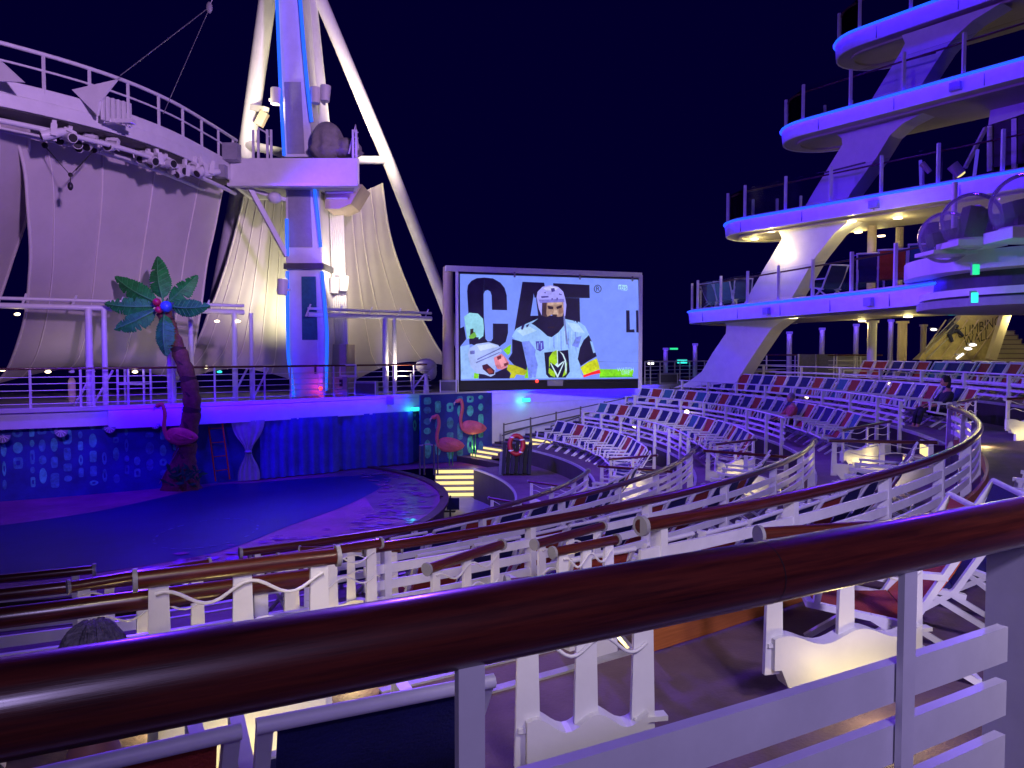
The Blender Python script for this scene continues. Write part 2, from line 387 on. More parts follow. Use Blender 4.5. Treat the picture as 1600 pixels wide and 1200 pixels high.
ZS = -2.6
RT = {0: 10.6, 1: 12.7, 2: 15.1, 3: 17.5, 4: 19.9, 5: 22.55}
ZT = {0: -2.4, 1: -1.85, 2: -1.3, 3: -0.8, 4: -0.2, 5: 0.35}
A0, A1 = -104, 33.5
# stage deck: a thick disc with a brown rim, terracotta round the pool and grey wet deck to the right
b = MB()
n = 72
ring = [P(8.6, 360 * i / n, ZS) for i in range(n)]
b.add(ring, [tuple(range(n))], 0)
for i in range(n):
    j = (i + 1) % n
    b.add([ring[i], ring[j], ring[j] + V3(0, 0, -0.9), ring[i] + V3(0, 0, -0.9)], [(0, 3, 2, 1)], 1)
b.sweep(ring, [(-0.10, 0.0), (0.14, 0.0), (0.14, 0.07), (-0.10, 0.07)], 1, closed=True)
# ground under and behind the stage
sect = [V3(-24, 8, ZS - 0.02), V3(-14, 13.5, ZS - 0.02), V3(-9, 20, ZS - 0.02), V3(-4.7, 26.9, ZS - 0.02), V3(-3.3, 27.8, ZS - 0.02), V3(-0.4, 27.8, ZS - 0.02), V3(0.6, 32.4, ZS - 0.02), V3(-8, 31, ZS - 0.02), V3(-24, 28, ZS - 0.02)]
b.face(sect, 0)
struct('stage', b, ['stage', 'rim'])
b = MB()
wet = [(8.42, 52), (8.42, 30), (8.42, 10), (8.42, -8), (7.4, -14), (6.6, 0), (6.3, 20), (6.3, 40), (6.8, 55)]
b.face([P(r, a, ZS + 0.004) for r, a in wet]); struct('stage_wet_deck', b, 'wetdeck')
pool_px = [(-40, 913), (60, 906), (150, 895), (300, 871), (380, 850), (450, 822), (520, 798), (570, 776), (604, 756), (610, 748), (590, 742), (540, 744), (470, 748), (400, 754), (345, 757), (300, 766), (230, 782), (150, 799), (60, 813), (-40, 826)]
b = MB(); pp = smooth([G(x, y, ZS + 0.008) for x, y in pool_px], 4); b.face(pp); pool = struct('pool_water', b, 'pool')
b = MB()
for k in range(26):
    a = 2 * PI * k / 26
    if k % 7 == 3: continue
    c = G(325, 832, ZS + 0.016)
    r = (1.05, 1.5); p = c + V3(math.cos(a) * r[0], math.sin(a) * r[1], 0)
    b.box(p, (0.17, 0.05, 0.004), (V3(-math.sin(a), math.cos(a), 0), V3(math.cos(a), math.sin(a), 0), V3(0, 0, 1)))
o = obj('pool_jet_ring', b, 'ringmark'); tag(o, 'dashed white ring of nozzles in the floor of the dark pool', 'nozzle ring'); o['kind'] = 'stuff'
rnd = random.Random(21); b = MB()
for k in range(150):
    a = rnd.uniform(-64, 46); r = rnd.uniform(6.9, 8.35) if a > -20 else rnd.uniform(6.2, 8.3)
    c = P(r, a, ZS + 0.012); s = rnd.uniform(0.04, 0.22); n = 9
    b.face([c + V3(s * rnd.uniform(0.6, 1.3) * math.cos(2 * PI * i / n), s * rnd.uniform(0.4, 0.9) * math.sin(2 * PI * i / n), 0.0001 * k) for i in range(n)])
o = obj('water_puddle', b, 'puddle'); tag(o, 'small wet splashes scattered over the terracotta stage rim', 'water'); o['kind'] = 'stuff'
# channel between stage and seats
b = MB(); sector(b, 8.3, 10.7, -3.45, A0, 52); struct('channel_floor', b, 'channel')
# seating terraces
for k in range(6):
    b = MB(); z = ZT[k]; r0 = RT[k]; r1 = RT[k + 1] if k < 5 else 27.0
    zl = -3.45 if k == 0 else ZT[k - 1]
    ae = 30 if k == 0 else A1
    sector(b, r0, r1, z, A0, ae, 0); riser(b, r0, zl, z, A0, ae, 1)
    if k == 0: sector(b, 11.9, r1, z, 30, 47, 0); riser(b, 11.9, zl, z, 30, 47, 1)
    else:
        rr1 = r1 if k < 5 else 40
        b.face([P(r0, A1, z), P(rr1, A1, z), P(rr1, A1, -2.6), P(r0, A1, -2.6)], 1)
    b.sweep(arc(r0, A0, ae, z), [(-0.02, -0.05), (0.04, -0.05), (0.04, 0.012), (-0.02, 0.012)][::-1], 2)
    if k == 5: sector(b, 27.0, 40.0, z - 0.001, -40, 32, 0, 3)
    struct('seating_terrace', b, ['floor', 'riser', 'nosing'])
# sloping stair along the white wall
def zramp(R): return -2.4 + (R - 12.3) * (1.45 / 10.7)
b = MB(); n = 40
for i in range(n):
    r0 = 12.3 + i * 0.55; z0 = zramp(r0); z1 = zramp(r0 + 0.55)
    sector(b, r0, r0 + 0.55, z0, 33.5, 49, 0, 4); riser(b, r0 + 0.55, z0, z1, 33.5, 49, 1, 4)
struct('wall_stair', b, ['floor', 'riser'])

# upper deck edge on the stage side
EDGE = smooth([(-24, 16.8, 0), (-18.5, 19.3, 0), (-14.2, 21.3, 0), (-11.9, 22.6, 0), (-10.0, 23.9, 0), (-7.6, 25.7, 0), (-4.8, 28.2, 0), (-3.0, 29.7, 0), (-1.05, 31.4, 0), (2.3, 34.1, 0), (6.2, 37, 0), (8.6, 38.7, 0), (13, 42, 0)], 6)
def edge_at(px):
    """point of the deck edge under pixel column px"""
    best = None
    for i in range(len(EDGE) - 1):
        a, c = EDGE[i], EDGE[i + 1]
        f = lambda p: p.x - (px - 800) / FPX * p.y
        fa, fc = f(a), f(c)
        if fa * fc <= 0 and fa != fc:
            t = fa / (fa - fc); return a + (c - a) * t, (c - a).normalized()
    return best
def edge_off(p, d, o, z=0):
    n = Vector((d.y, -d.x, 0)); return Vector((p.x, p.y, 0)) + n * o + Vector((0, 0, z))
b = MB()
back = [p + Vector((-0.6, 0.8, 0)).normalized() * 11 for p in EDGE]
m = len(EDGE)
b.add([*EDGE, *back], [(i, i + 1, m + i + 1, m + i) for i in range(m - 1)], 0)
bot = [p + V3(0, 0, -0.56) for p in EDGE]; bback = [p + V3(0, 0, -0.56) for p in back]
b.add([*bot, *bback], [(i, m + i, m + i + 1, i + 1) for i in range(m - 1)], 1)
b.sweep(EDGE, [(-0.2, -0.56), (0.0, -0.56), (0.0, -0.10), (0.10, -0.10), (0.12, 0.015), (-0.2, 0.015)], 1)
struct('upper_deck', b, ['deck', 'white'])
# proud fascia section that carries the blue strip
p0 = [p for p in EDGE if -12.2 < p.x < -3.3]
b = MB(); b.sweep(p0, [(0.0, -0.66), (0.09, -0.66), (0.09, -0.12), (0.0, -0.12)]); struct('blue_lit_fascia', b, 'white')
pts = resample(p0, 1.25)
for i in range(len(pts) - 1):
    d = (pts[i + 1] - pts[i]).normalized(); nr = Vector((d.y, -d.x, 0))
    strip_lamp('fascia_strip', pts[i] + nr * 0.30 + V3(0, 0, -0.02), pts[i + 1] + nr * 0.30 + V3(0, 0, -0.02), 17, BLUE, V3(0, 0, -0.62) - nr * 0.42)
# stage back wall under the deck
we = [p for p in EDGE if p.x < -3.0]
WB = []
for i, p in enumerate(we):
    d = (we[min(i + 1, len(we) - 1)] - we[max(i - 1, 0)]).normalized(); WB.append(edge_off(p, d, -0.22, ZS))
b = MB()
for i in range(len(WB) - 1):
    a, c = WB[i], WB[i + 1]
    b.face([a, c, c + V3(0, 0, 2.3), a + V3(0, 0, 2.3)], 0)
back_wall = struct('stage_back_wall', b, ['bstone'])
# printed stones on the backdrop (flat print) : one print per half
def wall_pt(s, h):
    L = [(WB[i + 1] - WB[i]).length for i in range(len(WB) - 1)]; t = s
    for i, l in enumerate(L):
        if t <= l or i == len(L) - 1:
            d = (WB[i + 1] - WB[i]).normalized(); n = Vector((d.y, -d.x, 0)); return WB[i] + d * t + n * 0.012 + V3(0, 0, h), d
        t -= l
def prints(name, s0, s1, seed, parent, hmin=0.25):
    rnd = random.Random(seed); b = MB(); s = s0
    while s < s1:
        wdt = rnd.uniform(0.14, 0.32); h = rnd.uniform(hmin, hmin + 0.3)
        while h < 2.0:
            hh = rnd.uniform(0.16, 0.5)
            if rnd.random() < 0.85:
                c, d = wall_pt(s + wdt / 2, h + hh / 2); n = 14; e = rnd.choice([1.0, 1.0, 0.45]); j = rnd.uniform(0.75, 1.1)
                vs = []
                for k in range(n):
                    a = 2 * PI * k / n; cx, cy = math.cos(a), math.sin(a)
                    cx = math.copysign(abs(cx) ** e, cx); cy = math.copysign(abs(cy) ** e, cy)
                    vs.append(c + d * (wdt * 0.42 * j * cx * rnd.uniform(0.9, 1.05)) + V3(0, 0, hh * 0.45 * cy))
                mi = 0 if rnd.random() < 0.45 else 1
                if rnd.random() < 0.3:
                    inn = [c + (v - c) * 0.42 for v in vs]
                    b.add(vs + inn, [(k, (k + 1) % n, n + (k + 1) % n, n + k) for k in range(n)], mi)
                else: b.face(vs, mi)
            h += hh + rnd.uniform(0.03, 0.12)
        s += wdt + rnd.uniform(0.03, 0.12)
    o = obj(name, b, ['stoneA', 'stoneB'], parent); o['kind'] = 'stuff'; return o
prints('stone_print', 8.2, 15.2, 3, back_wall)
prints('stone_print', 18.0, 25.2, 5, back_wall, 0.9)

# white wall under the far part of the deck, stair well along it
p1 = [p for p in EDGE if -1.2 < p.x < 13.2]
b = MB()
m = len(p1); off = []
for i, p in enumerate(p1):
    d = (p1[min(i + 1, m - 1)] - p1[max(i - 1, 0)]).normalized(); off.append(p + Vector((d.y, -d.x, 0)) * -0.02)
vs = [q + V3(0, 0, -0.5) for q in off] + [q + V3(0, 0, ZS) for q in off]
b.add(vs, [(i, i + 1, m + i + 1, m + i) for i in range(m - 1)]); struct('white_stair_wall', b, 'white')
pts = resample([p for p in p1 if p.x < 8.0], 1.7)
for i in range(len(pts) - 1):
    d = (pts[i + 1] - pts[i]).normalized(); nr = Vector((d.y, -d.x, 0))
    strip_lamp('wall_strip', pts[i] + nr * 0.30 + V3(0, 0, -0.05), pts[i + 1] + nr * 0.30 + V3(0, 0, -0.05), 16, BLUE, V3(0, 0, -0.7) - nr * 0.40)

# ================================================================== SEATING
def rail_profile(r): return [(r * math.cos(2 * PI * k / 10), r * math.sin(2 * PI * k / 10)) for k in range(10)]
def tier_railing(k, a0, a1, label, woodtop, top, slats, pitch, sh, post_step, group, z_post=None, toe=False, cap=True, post_skip=()):
    """curved railing along the front of tier k from angle a0 to a1 (degrees)"""
    R = RT[k]; mid = P(R, (a0 + a1) / 2, ZT[k])
    t = wroot('tier_railing', mid, label, 'railing', group)
    r = 0.043 if woodtop else 0.022
    b = MB(); pts = arc(R, a0, a1, top, 1.0); b.tube(pts, r, 12)
    hr = obj('handrail', b, 'wood' if woodtop else 'white_rail', t)
    if woodtop and cap:
        for a, s in ((a0, 1), (a1, -1)):
            p = P(R, a, top); d = (P(R, a - s * 0.2, top) - p).normalized()
            bb = MB(); bb.cyl(p, p + d * 0.03, 0.062, None, 16); obj('end_cap', bb, 'grey', hr)
    z = top - pitch - 0.01
    if not woodtop: z = slats[1]
    for i in range(slats[0]):
        b = MB(); pts = arc(R, a0, a1, 0, 1.5)
        b.sweep(pts, [(-0.012, z - sh), (0.012, z - sh), (0.012, z), (-0.012, z)]); obj('slat', b, 'white_rail', t); z -= pitch
    zb = (ZT[k - 1] if z_post is None else z_post)
    n = max(2, int(round(abs(a1 - a0) / post_step)) + 1)
    for i in range(n):
        if i in post_skip: continue
        a = a0 + (a1 - a0) * (i + (0.12 if i == 0 else -0.12 if i == n - 1 else 0)) / (n - 1)
        q = P(R, a, 0); er = Vector((math.cos(R_(a)), math.sin(R_(a)), 0)); et = Vector((-er.y, er.x, 0))
        b = MB()
        w0, w1 = (0.09, 0.055) if woodtop else (0.07, 0.05)
        zt = top - r * 0.6
        vs = []
        for (z_, ww) in ((zb, w0), (zt, w1)):
            lean = 0.0
            for sx, sy in ((-1, -1), (1, -1), (1, 1), (-1, 1)):
                vs.append(q + et * (0.03 * sx) * (1 if not woodtop else 1.0) + er * (ww * sy * 0.8 - 0.028 + lean) + V3(0, 0, z_))
        b.add(vs, [(3, 2, 1, 0), (4, 5, 6, 7), (0, 1, 5, 4), (1, 2, 6, 5), (2, 3, 7, 6), (3, 0, 4, 7)])
        obj('post', b, 'white_rail', t)
    if toe:
        b = MB(); b.sweep(arc(R + 0.10, a0, a1, ZT[k] + 0.02, 1.5), [(-0.018, 0), (0.018, 0), (0.018, 0.20), (-0.018, 0.20)]); obj('toe_board', b, 'wood2', t)
    return t
TOP = {2: -0.5, 3: 0.0, 4: 0.55, 5: 1.30}
# far section : pale slatted bands
names = {2: 'second', 3: 'third', 4: 'fourth', 5: 'top'}
for k, a1, zc in ((2, -6, -0.98), (3, -5, -0.48), (4, -9, 0.06), (5, -12, 0.66)):
    tier_railing(k, 30, a1, f'pale curved railing of thin slats before the {names[k]} far row of deck chairs', False, zc + 0.40, (3, zc + 0.20), 0.155, 0.058, 5.2, 'railings of the far seating section')
# middle section : wooden handrails
tier_railing(1, -15, -57, 'low wooden handrail in front of the lowest middle row beside the channel', True, -1.15, (2, 0), 0.15, 0.07, 6, 'railings of the middle seating section')
tier_railing(2, -18.4, -59.6, 'wooden handrail on white slats before the second middle row', True, TOP[2], (3, 0), 0.135, 0.075, 5.8, 'railings of the middle seating section')
tier_railing(3, -24.6, -57.9, 'wooden handrail on white slats before the third middle row', True, TOP[3], (3, 0), 0.135, 0.075, 5.2, 'railings of the middle seating section')
tier_railing(4, -18.5, -55.5, 'long wooden handrail sweeping round the aisle behind the third middle row', True, TOP[4], (3, 0), 0.135, 0.075, 4.6, 'railings of the middle seating section', toe=True)
# left section
tier_railing(2, -64.6, -98, 'wooden handrail closest to the dark pool behind the ash-haired head', True, TOP[2], (3, 0), 0.135, 0.075, 6, 'railings of the poolside seating section')
tier_railing(3, -63.2, -98, 'wooden handrail just behind the thick brown one by the dark pool', True, TOP[3], (3, 0), 0.135, 0.075, 6, 'railings of the poolside seating section')
tier_railing(4, -61.2, -98, 'thick wooden handrail ending at the aisle above the white aisle barriers', True, TOP[4], (3, 0), 0.135, 0.075, 6, 'railings of the poolside seating section')
# the railing right in front of the camera
t = wroot('tier_railing', P(22.55, -63, 0.35), 'big dark varnished handrail crossing the whole view close up, on white slats', 'railing', 'railings of the top row')
b = MB(); b.tube(arc(22.66, -50, -80, 1.277, 0.5), 0.0455, 28); hr = obj('handrail', b, 'wood', t)
for a in (-61.35, -64.6):
    b = MB(); b.tube([P(22.66, a, 1.277), P(22.66, a + 0.005, 1.277)], 0.0459, 28, 0, False); obj('joint', b, 'black', hr)
z = 1.085
for i in range(5):
    b = MB(); b.sweep(arc(22.66, -59.72, -66.2, 0, 0.4), [(-0.010, z - 0.066), (0.010, z - 0.066), (0.010, z), (-0.010, z)]); obj('slat', b, 'white_rail', t); z -= 0.103
for a in (-60.55, -62.56, -64.6, -66.6):
    q = P(22.68, a, 0); er = Vector((math.cos(R_(a)), math.sin(R_(a)), 0)); et = Vector((-er.y, er.x, 0))
    b = MB(); b.box(q + V3(0, 0, 0.70), (0.033, 0.012, 1.12), (et, er, V3(0, 0, 1))); obj('post', b, 'white_rail', t)
q = P(22.60, -59.28, 0); er = Vector((math.cos(R_(-59.5)), math.sin(R_(-59.5)), 0)); et = Vector((-er.y, er.x, 0))
b = MB(); b.box(q + V3(0, 0, 0.71), (0.05, 0.10, 1.1), (et, er, V3(0, 0, 1))); obj('end_post', b, 'white_rail', t)

# ---- deck chairs
def chair_meshes():
    d = {}
    b = MB(); W = 0.034; hb = 0.036
    for p, q in (((0, -0.46, 0.93), (0, -0.10, 0.32)), ((0, -0.10, 0.32), (0, 0.36, 0.0)), ((0, -0.46, 0.0), (0, 0.12, 0.34)), ((0, -0.16, 0.29), (0, 0.45, 0.39)), ((0, -0.27, 0.58), (0, 0.40, 0.60)), ((0, 0.36, 0.60), (0, 0.40, 0.37))):
        b.bar(p, q, W, hb, (1, 0, 0)); hb += 0.0022
    d['side'] = mesh(b, 'white_rail')
    b = MB(); b.tube([(-0.30, -0.465, 0.93), (0.30, -0.465, 0.93)], 0.020, 8); d['top_bar'] = mesh(b, 'white_rail')
    b = MB(); b.bar((-0.28, 0.43, 0.385), (0.28, 0.43, 0.385), 0.04, 0.03); d['front_bar'] = mesh(b, 'white_rail')
    b = MB(); b.bar((-0.28, -0.44, 0.02), (0.28, -0.44, 0.02), 0.03, 0.03); d['rear_bar'] = mesh(b, 'white_rail')
    for c in ('navy', 'red', 'teal', 'orange'):
        b = MB(); n = 6; vs = []
        for i in range(n + 1):
            t = i / n; y = -0.45 + 0.34 * t; z = 0.915 - 0.585 * t; sg = 0.035 * math.sin(PI * t)
            vs += [V3(x, y - sg, z - sg * 0.8 + o) for x, o in ((-0.25, 0), (0.25, 0), (0.25, 0.008), (-0.25, 0.008))]
        fs = [(4 * i + k, 4 * i + (k + 1) % 4, 4 * i + 4 + (k + 1) % 4, 4 * i + 4 + k) for i in range(n) for k in range(4)] + [(3, 2, 1, 0), (4 * n, 4 * n + 1, 4 * n + 2, 4 * n + 3)]
        b.add(vs, fs); d[c + 'b'] = mesh(b, c)
        b = MB(); vs = []
        for i in range(n + 1):
            t = i / n; y = -0.10 + 0.53 * t; z = 0.33 + 0.06 * t - 0.04 * math.sin(PI * t)
            vs += [V3(x, y, z + o) for x, o in ((-0.25, 0), (0.25, 0), (0.25, 0.008), (-0.25, 0.008))]
        b.add(vs, fs); d[c + 's'] = mesh(b, 'red' if c == 'orange' else c)
    return d
CM = chair_meshes()
def deck_chair(loc, rz, color, label, group):
    t = root('deck_chair', loc, label, 'deck chair', group, rz)
    for x in (-0.28, 0.28):
        o = obj('side_frame', CM['side'], None, t); o.location = (x, 0, 0)
    for nm in ('top_bar', 'front_bar', 'rear_bar'): obj(nm, CM[nm], None, t)
    obj('back_sling', CM[color + 'b'], None, t); obj('seat_sling', CM[color + 's'], None, t)
    return t
PROTO = {c: None for c in ('navy', 'red', 'teal', 'orange')}
CNAME = {'navy': 'navy blue', 'red': 'dark red', 'teal': 'dull teal', 'orange': 'bright orange'}
def place(R, z, deg, color, label, group, jit=4.0):
    rz = R_(deg + 90 + random.uniform(-jit, jit)); loc = P(R + random.uniform(-0.03, 0.03), deg, z + 0.001)
    if PROTO[color] is None: PROTO[color] = deck_chair(loc, rz, color, label, group); return PROTO[color]
    t = clone(PROTO[color], loc, rz, label); t['group'] = group; return t
def row(k, R, a0, a1, pat, sect, start, step=0.665):
    da = math.degrees(step / R); n = int(abs(a1 - a0) / da) + 1; s = 1 if a1 > a0 else -1
    rn = {1: 'lowest', 2: 'second', 3: 'third', 4: 'fourth', 5: 'top', 6: 'rearmost'}[k]
    for i in range(n):
        c = pat[i % len(pat)]
        place(R, ZT[min(k, 5)], a0 + s * da * i, c, f'{CNAME[c]} deck chair, {ORD[i]} from the {start} in the {rn} {sect} row', f'deck chairs of the {sect} section')
N, D, T, O = 'navy', 'red', 'teal', 'orange'
row(1, 13.6, 29, -7.5, [N, N, D, N, N, D, N, N, D, N, N, D, N], 'far', 'white wall')
row(2, 16.0, 31.5, -10.8, [T, N, D, N, N, D, N, N, D], 'far', 'white wall')
row(3, 18.45, 32.5, -9.5, [N, D, T, N, D, T, N, D, N, N, D, N, N, N, N, D, N, N], 'far', 'white wall')
row(4, 21.05, 28.0, -9.0, [N, N, D, N, N, D, N, N, D, N, T, D, N, N, D], 'far', 'white wall')
row(5, 23.5, 15.0, -12.0, [D, D, N, N, D, T, N, N, D, N], 'far', 'white wall')
row(6, 25.6, 12.0, -8.0, [T, T, N, N, T, D], 'far', 'white wall', 0.72)
row(1, 13.42, -18, -55, [N, D, N, N], 'middle', 'far aisle')
row(2, 16.2, -21, -56, [N, N, D, N, D], 'middle', 'far aisle')
row(3, 18.62, -27.5, -55.5, [N, N, D, N, D, N, N, N, D], 'middle', 'far aisle')
row(4, 20.95, -48.6, -36, [N, N, D, N], 'middle', 'aisle barrier')
for (x, y, rz, c, lb) in ((2.15, 4.45, 78, O, 'bright orange deck chair standing behind the wavy-topped barrier'), (2.72, 5.0, 74, N, 'navy blue deck chair standing just behind the bright orange one')):
    PROTO[c] = PROTO[c] or None
    if PROTO[c] is None: PROTO[c] = deck_chair(V3(x, y, ZT[4] + 0.001), R_(rz), c, lb, 'deck chairs of the middle section')
    else: clone(PROTO[c], V3(x, y, ZT[4] + 0.001), R_(rz), lb)['group'] = 'deck chairs of the middle section'
row(3, 18.62, -66.5, -84, [D, N, N, D, D], 'poolside', 'aisle')
row(4, 21.17, -61.9, -76, [N, D, N, D, N], 'poolside', 'aisle')

# ---- aisle barriers: posts, wavy rods, a wavy-topped board with a foot light, wooden grip on top
def aisle_barrier(p0, p1, z, label, h=0.80, thick=0.09, light=0, grip=True, gz0=0.0, gz1=0.0, bz=(0.13, 0.36), gr=0.030):
    p0 = Vector((p0[0], p0[1], z)); p1 = Vector((p1[0], p1[1], z)); d = (p1 - p0); L = d.length; d.normalize(); nr = Vector((d.y, -d.x, 0))
    t = wroot('aisle_barrier', (p0 + p1) / 2, label, 'barrier', 'aisle barriers at the row ends')
    top = lambda s: h + gz0 + (gz1 - gz0) * s
    for s in (0.02, 0.5, 0.98):
        q = p0 + d * (L * s); b = MB()
        b.add([q + d * (x * wd) + nr * (y * 0.012) + V3(0, 0, zz) for zz, wd in ((bz[0] + 0.06, 0.052), (top(s) - 0.03, 0.036)) for x, y in ((-1, -1), (1, -1), (1, 1), (-1, 1))],
              [(3, 2, 1, 0), (4, 5, 6, 7), (0, 1, 5, 4), (1, 2, 6, 5), (2, 3, 7, 6), (3, 0, 4, 7)])
        b.box(q + V3(0, 0, bz[1] - 0.02) + d * 0.03 - nr * 0.0, (0.14, 0.05, 0.02), (d, nr, V3(0, 0, 1)))
        obj('post', b, 'white', t)
    n = 22
    for j, hz in enumerate((0.60, 0.74)):
        b = MB(); b.tube([p0 + d * (L * i / n) + nr * 0.022 + V3(0, 0, (hz - 0.02) * h / 0.8 + (gz0 + (gz1 - gz0) * i / n) + 0.035 * math.sin(4 * PI * i / n + j)) for i in range(n + 1)], 0.0075, 7); obj('wavy_rod', b, 'white_rail', t)
    b = MB(); vs = []
    for i in range(n + 1):
        s = i / n; q = p0 + d * (L * s); zt = bz[1] + 0.03 * math.sin(4 * PI * s + 0.6); zb = bz[0] + (0.09 if s < 0.08 else 0)
        vs += [q + nr * (thick / 2) + V3(0, 0, zb), q - nr * (thick / 2) + V3(0, 0, zb), q - nr * (thick / 2) + V3(0, 0, zt), q + nr * (thick / 2) + V3(0, 0, zt)]
    b.add(vs, [(4 * i + k, 4 * i + 4 + k, 4 * i + 4 + (k + 1) % 4, 4 * i + (k + 1) % 4) for i in range(n) for k in range(4)] + [(0, 1, 2, 3), (4 * n + 3, 4 * n + 2, 4 * n + 1, 4 * n)])
    bd = obj('side_board', b, 'white', t)
    b = MB(); b.box(p0 + d * (L * 0.5) + V3(0, 0, bz[0] * 0.5), (L * 0.62, 0.05, bz[0] - 0.004), (d, nr, V3(0, 0, 1))); obj('plinth', b, 'white', t)
    b = MB(); b.box(p0 + d * (L * 0.16) + nr * 0.02 + V3(0, 0, bz[0] + 0.005), (0.10, 0.04, 0.02), (d, nr, V3(0, 0, 1))); obj('foot_light', b, 'dimwarm', bd)
    if grip:
        b = MB(); b.tube([p0 - d * 0.06 + V3(0, 0, top(0) - 0.005), p1 + d * 0.06 + V3(0, 0, top(1) - 0.005)], gr, 12); g = obj('handgrip', b, 'wood', t)
        for e, s in ((p0 - d * 0.06 + V3(0, 0, top(0) - 0.005), -1), (p1 + d * 0.06 + V3(0, 0, top(1) - 0.005), 1)):
            b = MB(); b.cyl(e, e + d * (0.018 * s), gr * 1.3, None, 14); obj('end_cap', b, 'grey', g)
    if light: lamp('barrier_foot_lamp', 'POINT', (p0 + p1) / 2 + nr * 0.34 + V3(0, 0, 0.10), light * 1.25, WARM, None, 0.06)
    return t
aisle_barrier((0.05, 2.93), (0.53, 3.02), ZT[4], 'white barrier of three slim posts close below the big varnished handrail', 0.90, gr=0.038)
aisle_barrier((1.29, 3.79), (2.13, 4.0), ZT[4], 'white wavy-topped barrier beside the bright orange deck chair', 0.90, light=3.5, gr=0.038)
aisle_barrier((-0.54, 5.26), (-0.12, 5.83), ZT[3], 'barrier with wooden grip where three pale slats end at the near aisle', 0.92, light=4, gr=0.036)
aisle_barrier((0.22, 5.93), (0.73, 6.47), ZT[3], 'barrier with wooden grip before the grey end of the long handrail', 0.92, light=4, gr=0.036)
aisle_barrier((0.30, 4.62), (0.62, 4.86), ZT[4] - 0.25, 'white boxy barrier glowing yellow at its foot on the aisle step', 0.85, 0.16, light=4, bz=(0.04, 0.5))
# poolside of the near aisle
for q0, q1, k, lb in (((-1.40, 2.98), (-0.82, 3.28), 4, 'white barrier under the inner end of the thick wooden handrail'), ((-1.62, 5.50), (-1.08, 5.90), 3, 'white barrier whose pale cap rises beside the thick handrail end'), ((-2.75, 4.85), (-2.18, 5.30), 3, 'white barrier pair of slabs poking above the thick brown handrail'), ((-2.40, 7.2), (-1.85, 7.65), 2, 'white barrier low by the channel before the terracotta stage floor')):
    aisle_barrier(q0, q1, ZT[k], lb, 0.92, 0.10, light=4, gr=0.036)
aisle_barrier(P(15.7, -57.6), P(16.2, -54.9), ZT[2], 'barrier with wooden grip low on the near aisle by the channel', 0.9, light=2.5)
# far aisle
for k, q0, q1, lb in ((1, (13.1, -11.0), (14.2, -7.2), 'white barrier at the open end of the lowest far row'), (2, (15.55, -15.0), (16.45, -10.8), 'white barrier at the open end of the second far row'),
                      (3, (18.0, -19.0), (19.3, -11.8), 'white barrier with lit board at the open end of the third far row'), (4, (19.9, -20.0), (20.6, -15.6), 'white barrier with lit board at the near end of the fourth far row'),
                      (4, (21.2, -15.2), (22.3, -13.0), 'white barrier over a bright yellow floor patch at the frame edge')):
    aisle_barrier(P(*q0), P(*q1), ZT[k], lb, 0.86, 0.08, light=9 if k > 2 else 5, bz=(0.16, 0.42))
for k, q0, q1, lb in ((1, (13.0, -15.5), (14.6, -17.0), 'white barrier across the far aisle from the lowest far row'), (2, (15.4, -19.0), (17.0, -20.5), 'white barrier across the far aisle from the second far row'), (3, (17.8, -24.8), (19.4, -23.5), 'white barrier across the far aisle from the third far row'),
                      (0, (11.2, -12), (12.4, -15), 'slim barrier where the far aisle meets the channel'), (0, (11.0, -24), (12.3, -26), 'slim barrier standing over the teal patch of light')):
    aisle_barrier(P(*q0), P(*q1), ZT[k], lb, 0.84, 0.08, light=4, bz=(0.16, 0.40))

# ---- lit steps in the aisles
def steps(label, p, d, width, n, z0, dz, run, lit, category='stairs', nm='aisle_stair', rm='wood2'):
    """n treads rising from p along d"""
    d = Vector((d[0], d[1], 0)).normalized(); nr = Vector((d.y, -d.x, 0)); p = Vector((p[0], p[1], z0))
    t = wroot(nm, p, label, category, 'aisle stairs with lit risers')
    for i in range(n):
        c = p + d * (run * (i + 0.5)) + V3(0, 0, dz * (i + 0.5) + dz * 0.5)
        b = MB(); b.box(p + d * (run * (i + 0.5)) + V3(0, 0, (dz * (i + 1)) / 2 - 0.001 * i), (width, run - 0.002, dz * (i + 1)), (nr, d, V3(0, 0, 1))); st = obj('step', b, 'floor', t)
        b = MB(); b.box(p + d * (run * i - 0.006) + V3(0, 0, dz * (i + 0.45)), (width * 0.96, 0.008, dz * 0.72), (nr, d, V3(0, 0, 1))); obj('riser_light', b, 'dimwarm' if lit else rm, st)
        b = MB(); b.box(p + d * (run * i + 0.02) + V3(0, 0, dz * (i + 1) + 0.006), (width, 0.05, 0.012), (nr, d, V3(0, 0, 1))); obj('nosing', b, 'nosing', st)
    return t
def radial(a): return (math.cos(R_(a)), math.sin(R_(a)))
for k, a, lb in ((1, -58.5, 'dim aisle steps rising from the channel between wooden grips'), (2, -59.6, 'dim aisle steps below the three pale slats'), (3, -59.5, 'dim aisle steps under the thick handrail end'), (4, -58.2, 'brown aisle steps just below the grey landing')):
    steps(lb, P(RT[k] - 0.62, a), radial(a), 1.25, 2, ZT[k - 1], (ZT[k] - ZT[k - 1]) / 2, 0.31, False)
for k, a, lb in ((2, -16.8, 'lit aisle steps at the foot of the far aisle'), (3, -20.0, 'lit aisle steps halfway up the far aisle'), (4, -17.0, 'lit aisle steps near the top of the far aisle')):
    steps(lb, P(RT[k] - 0.62, a), radial(a), 0.9, 2, ZT[k - 1], (ZT[k] - ZT[k - 1]) / 2, 0.31, True)
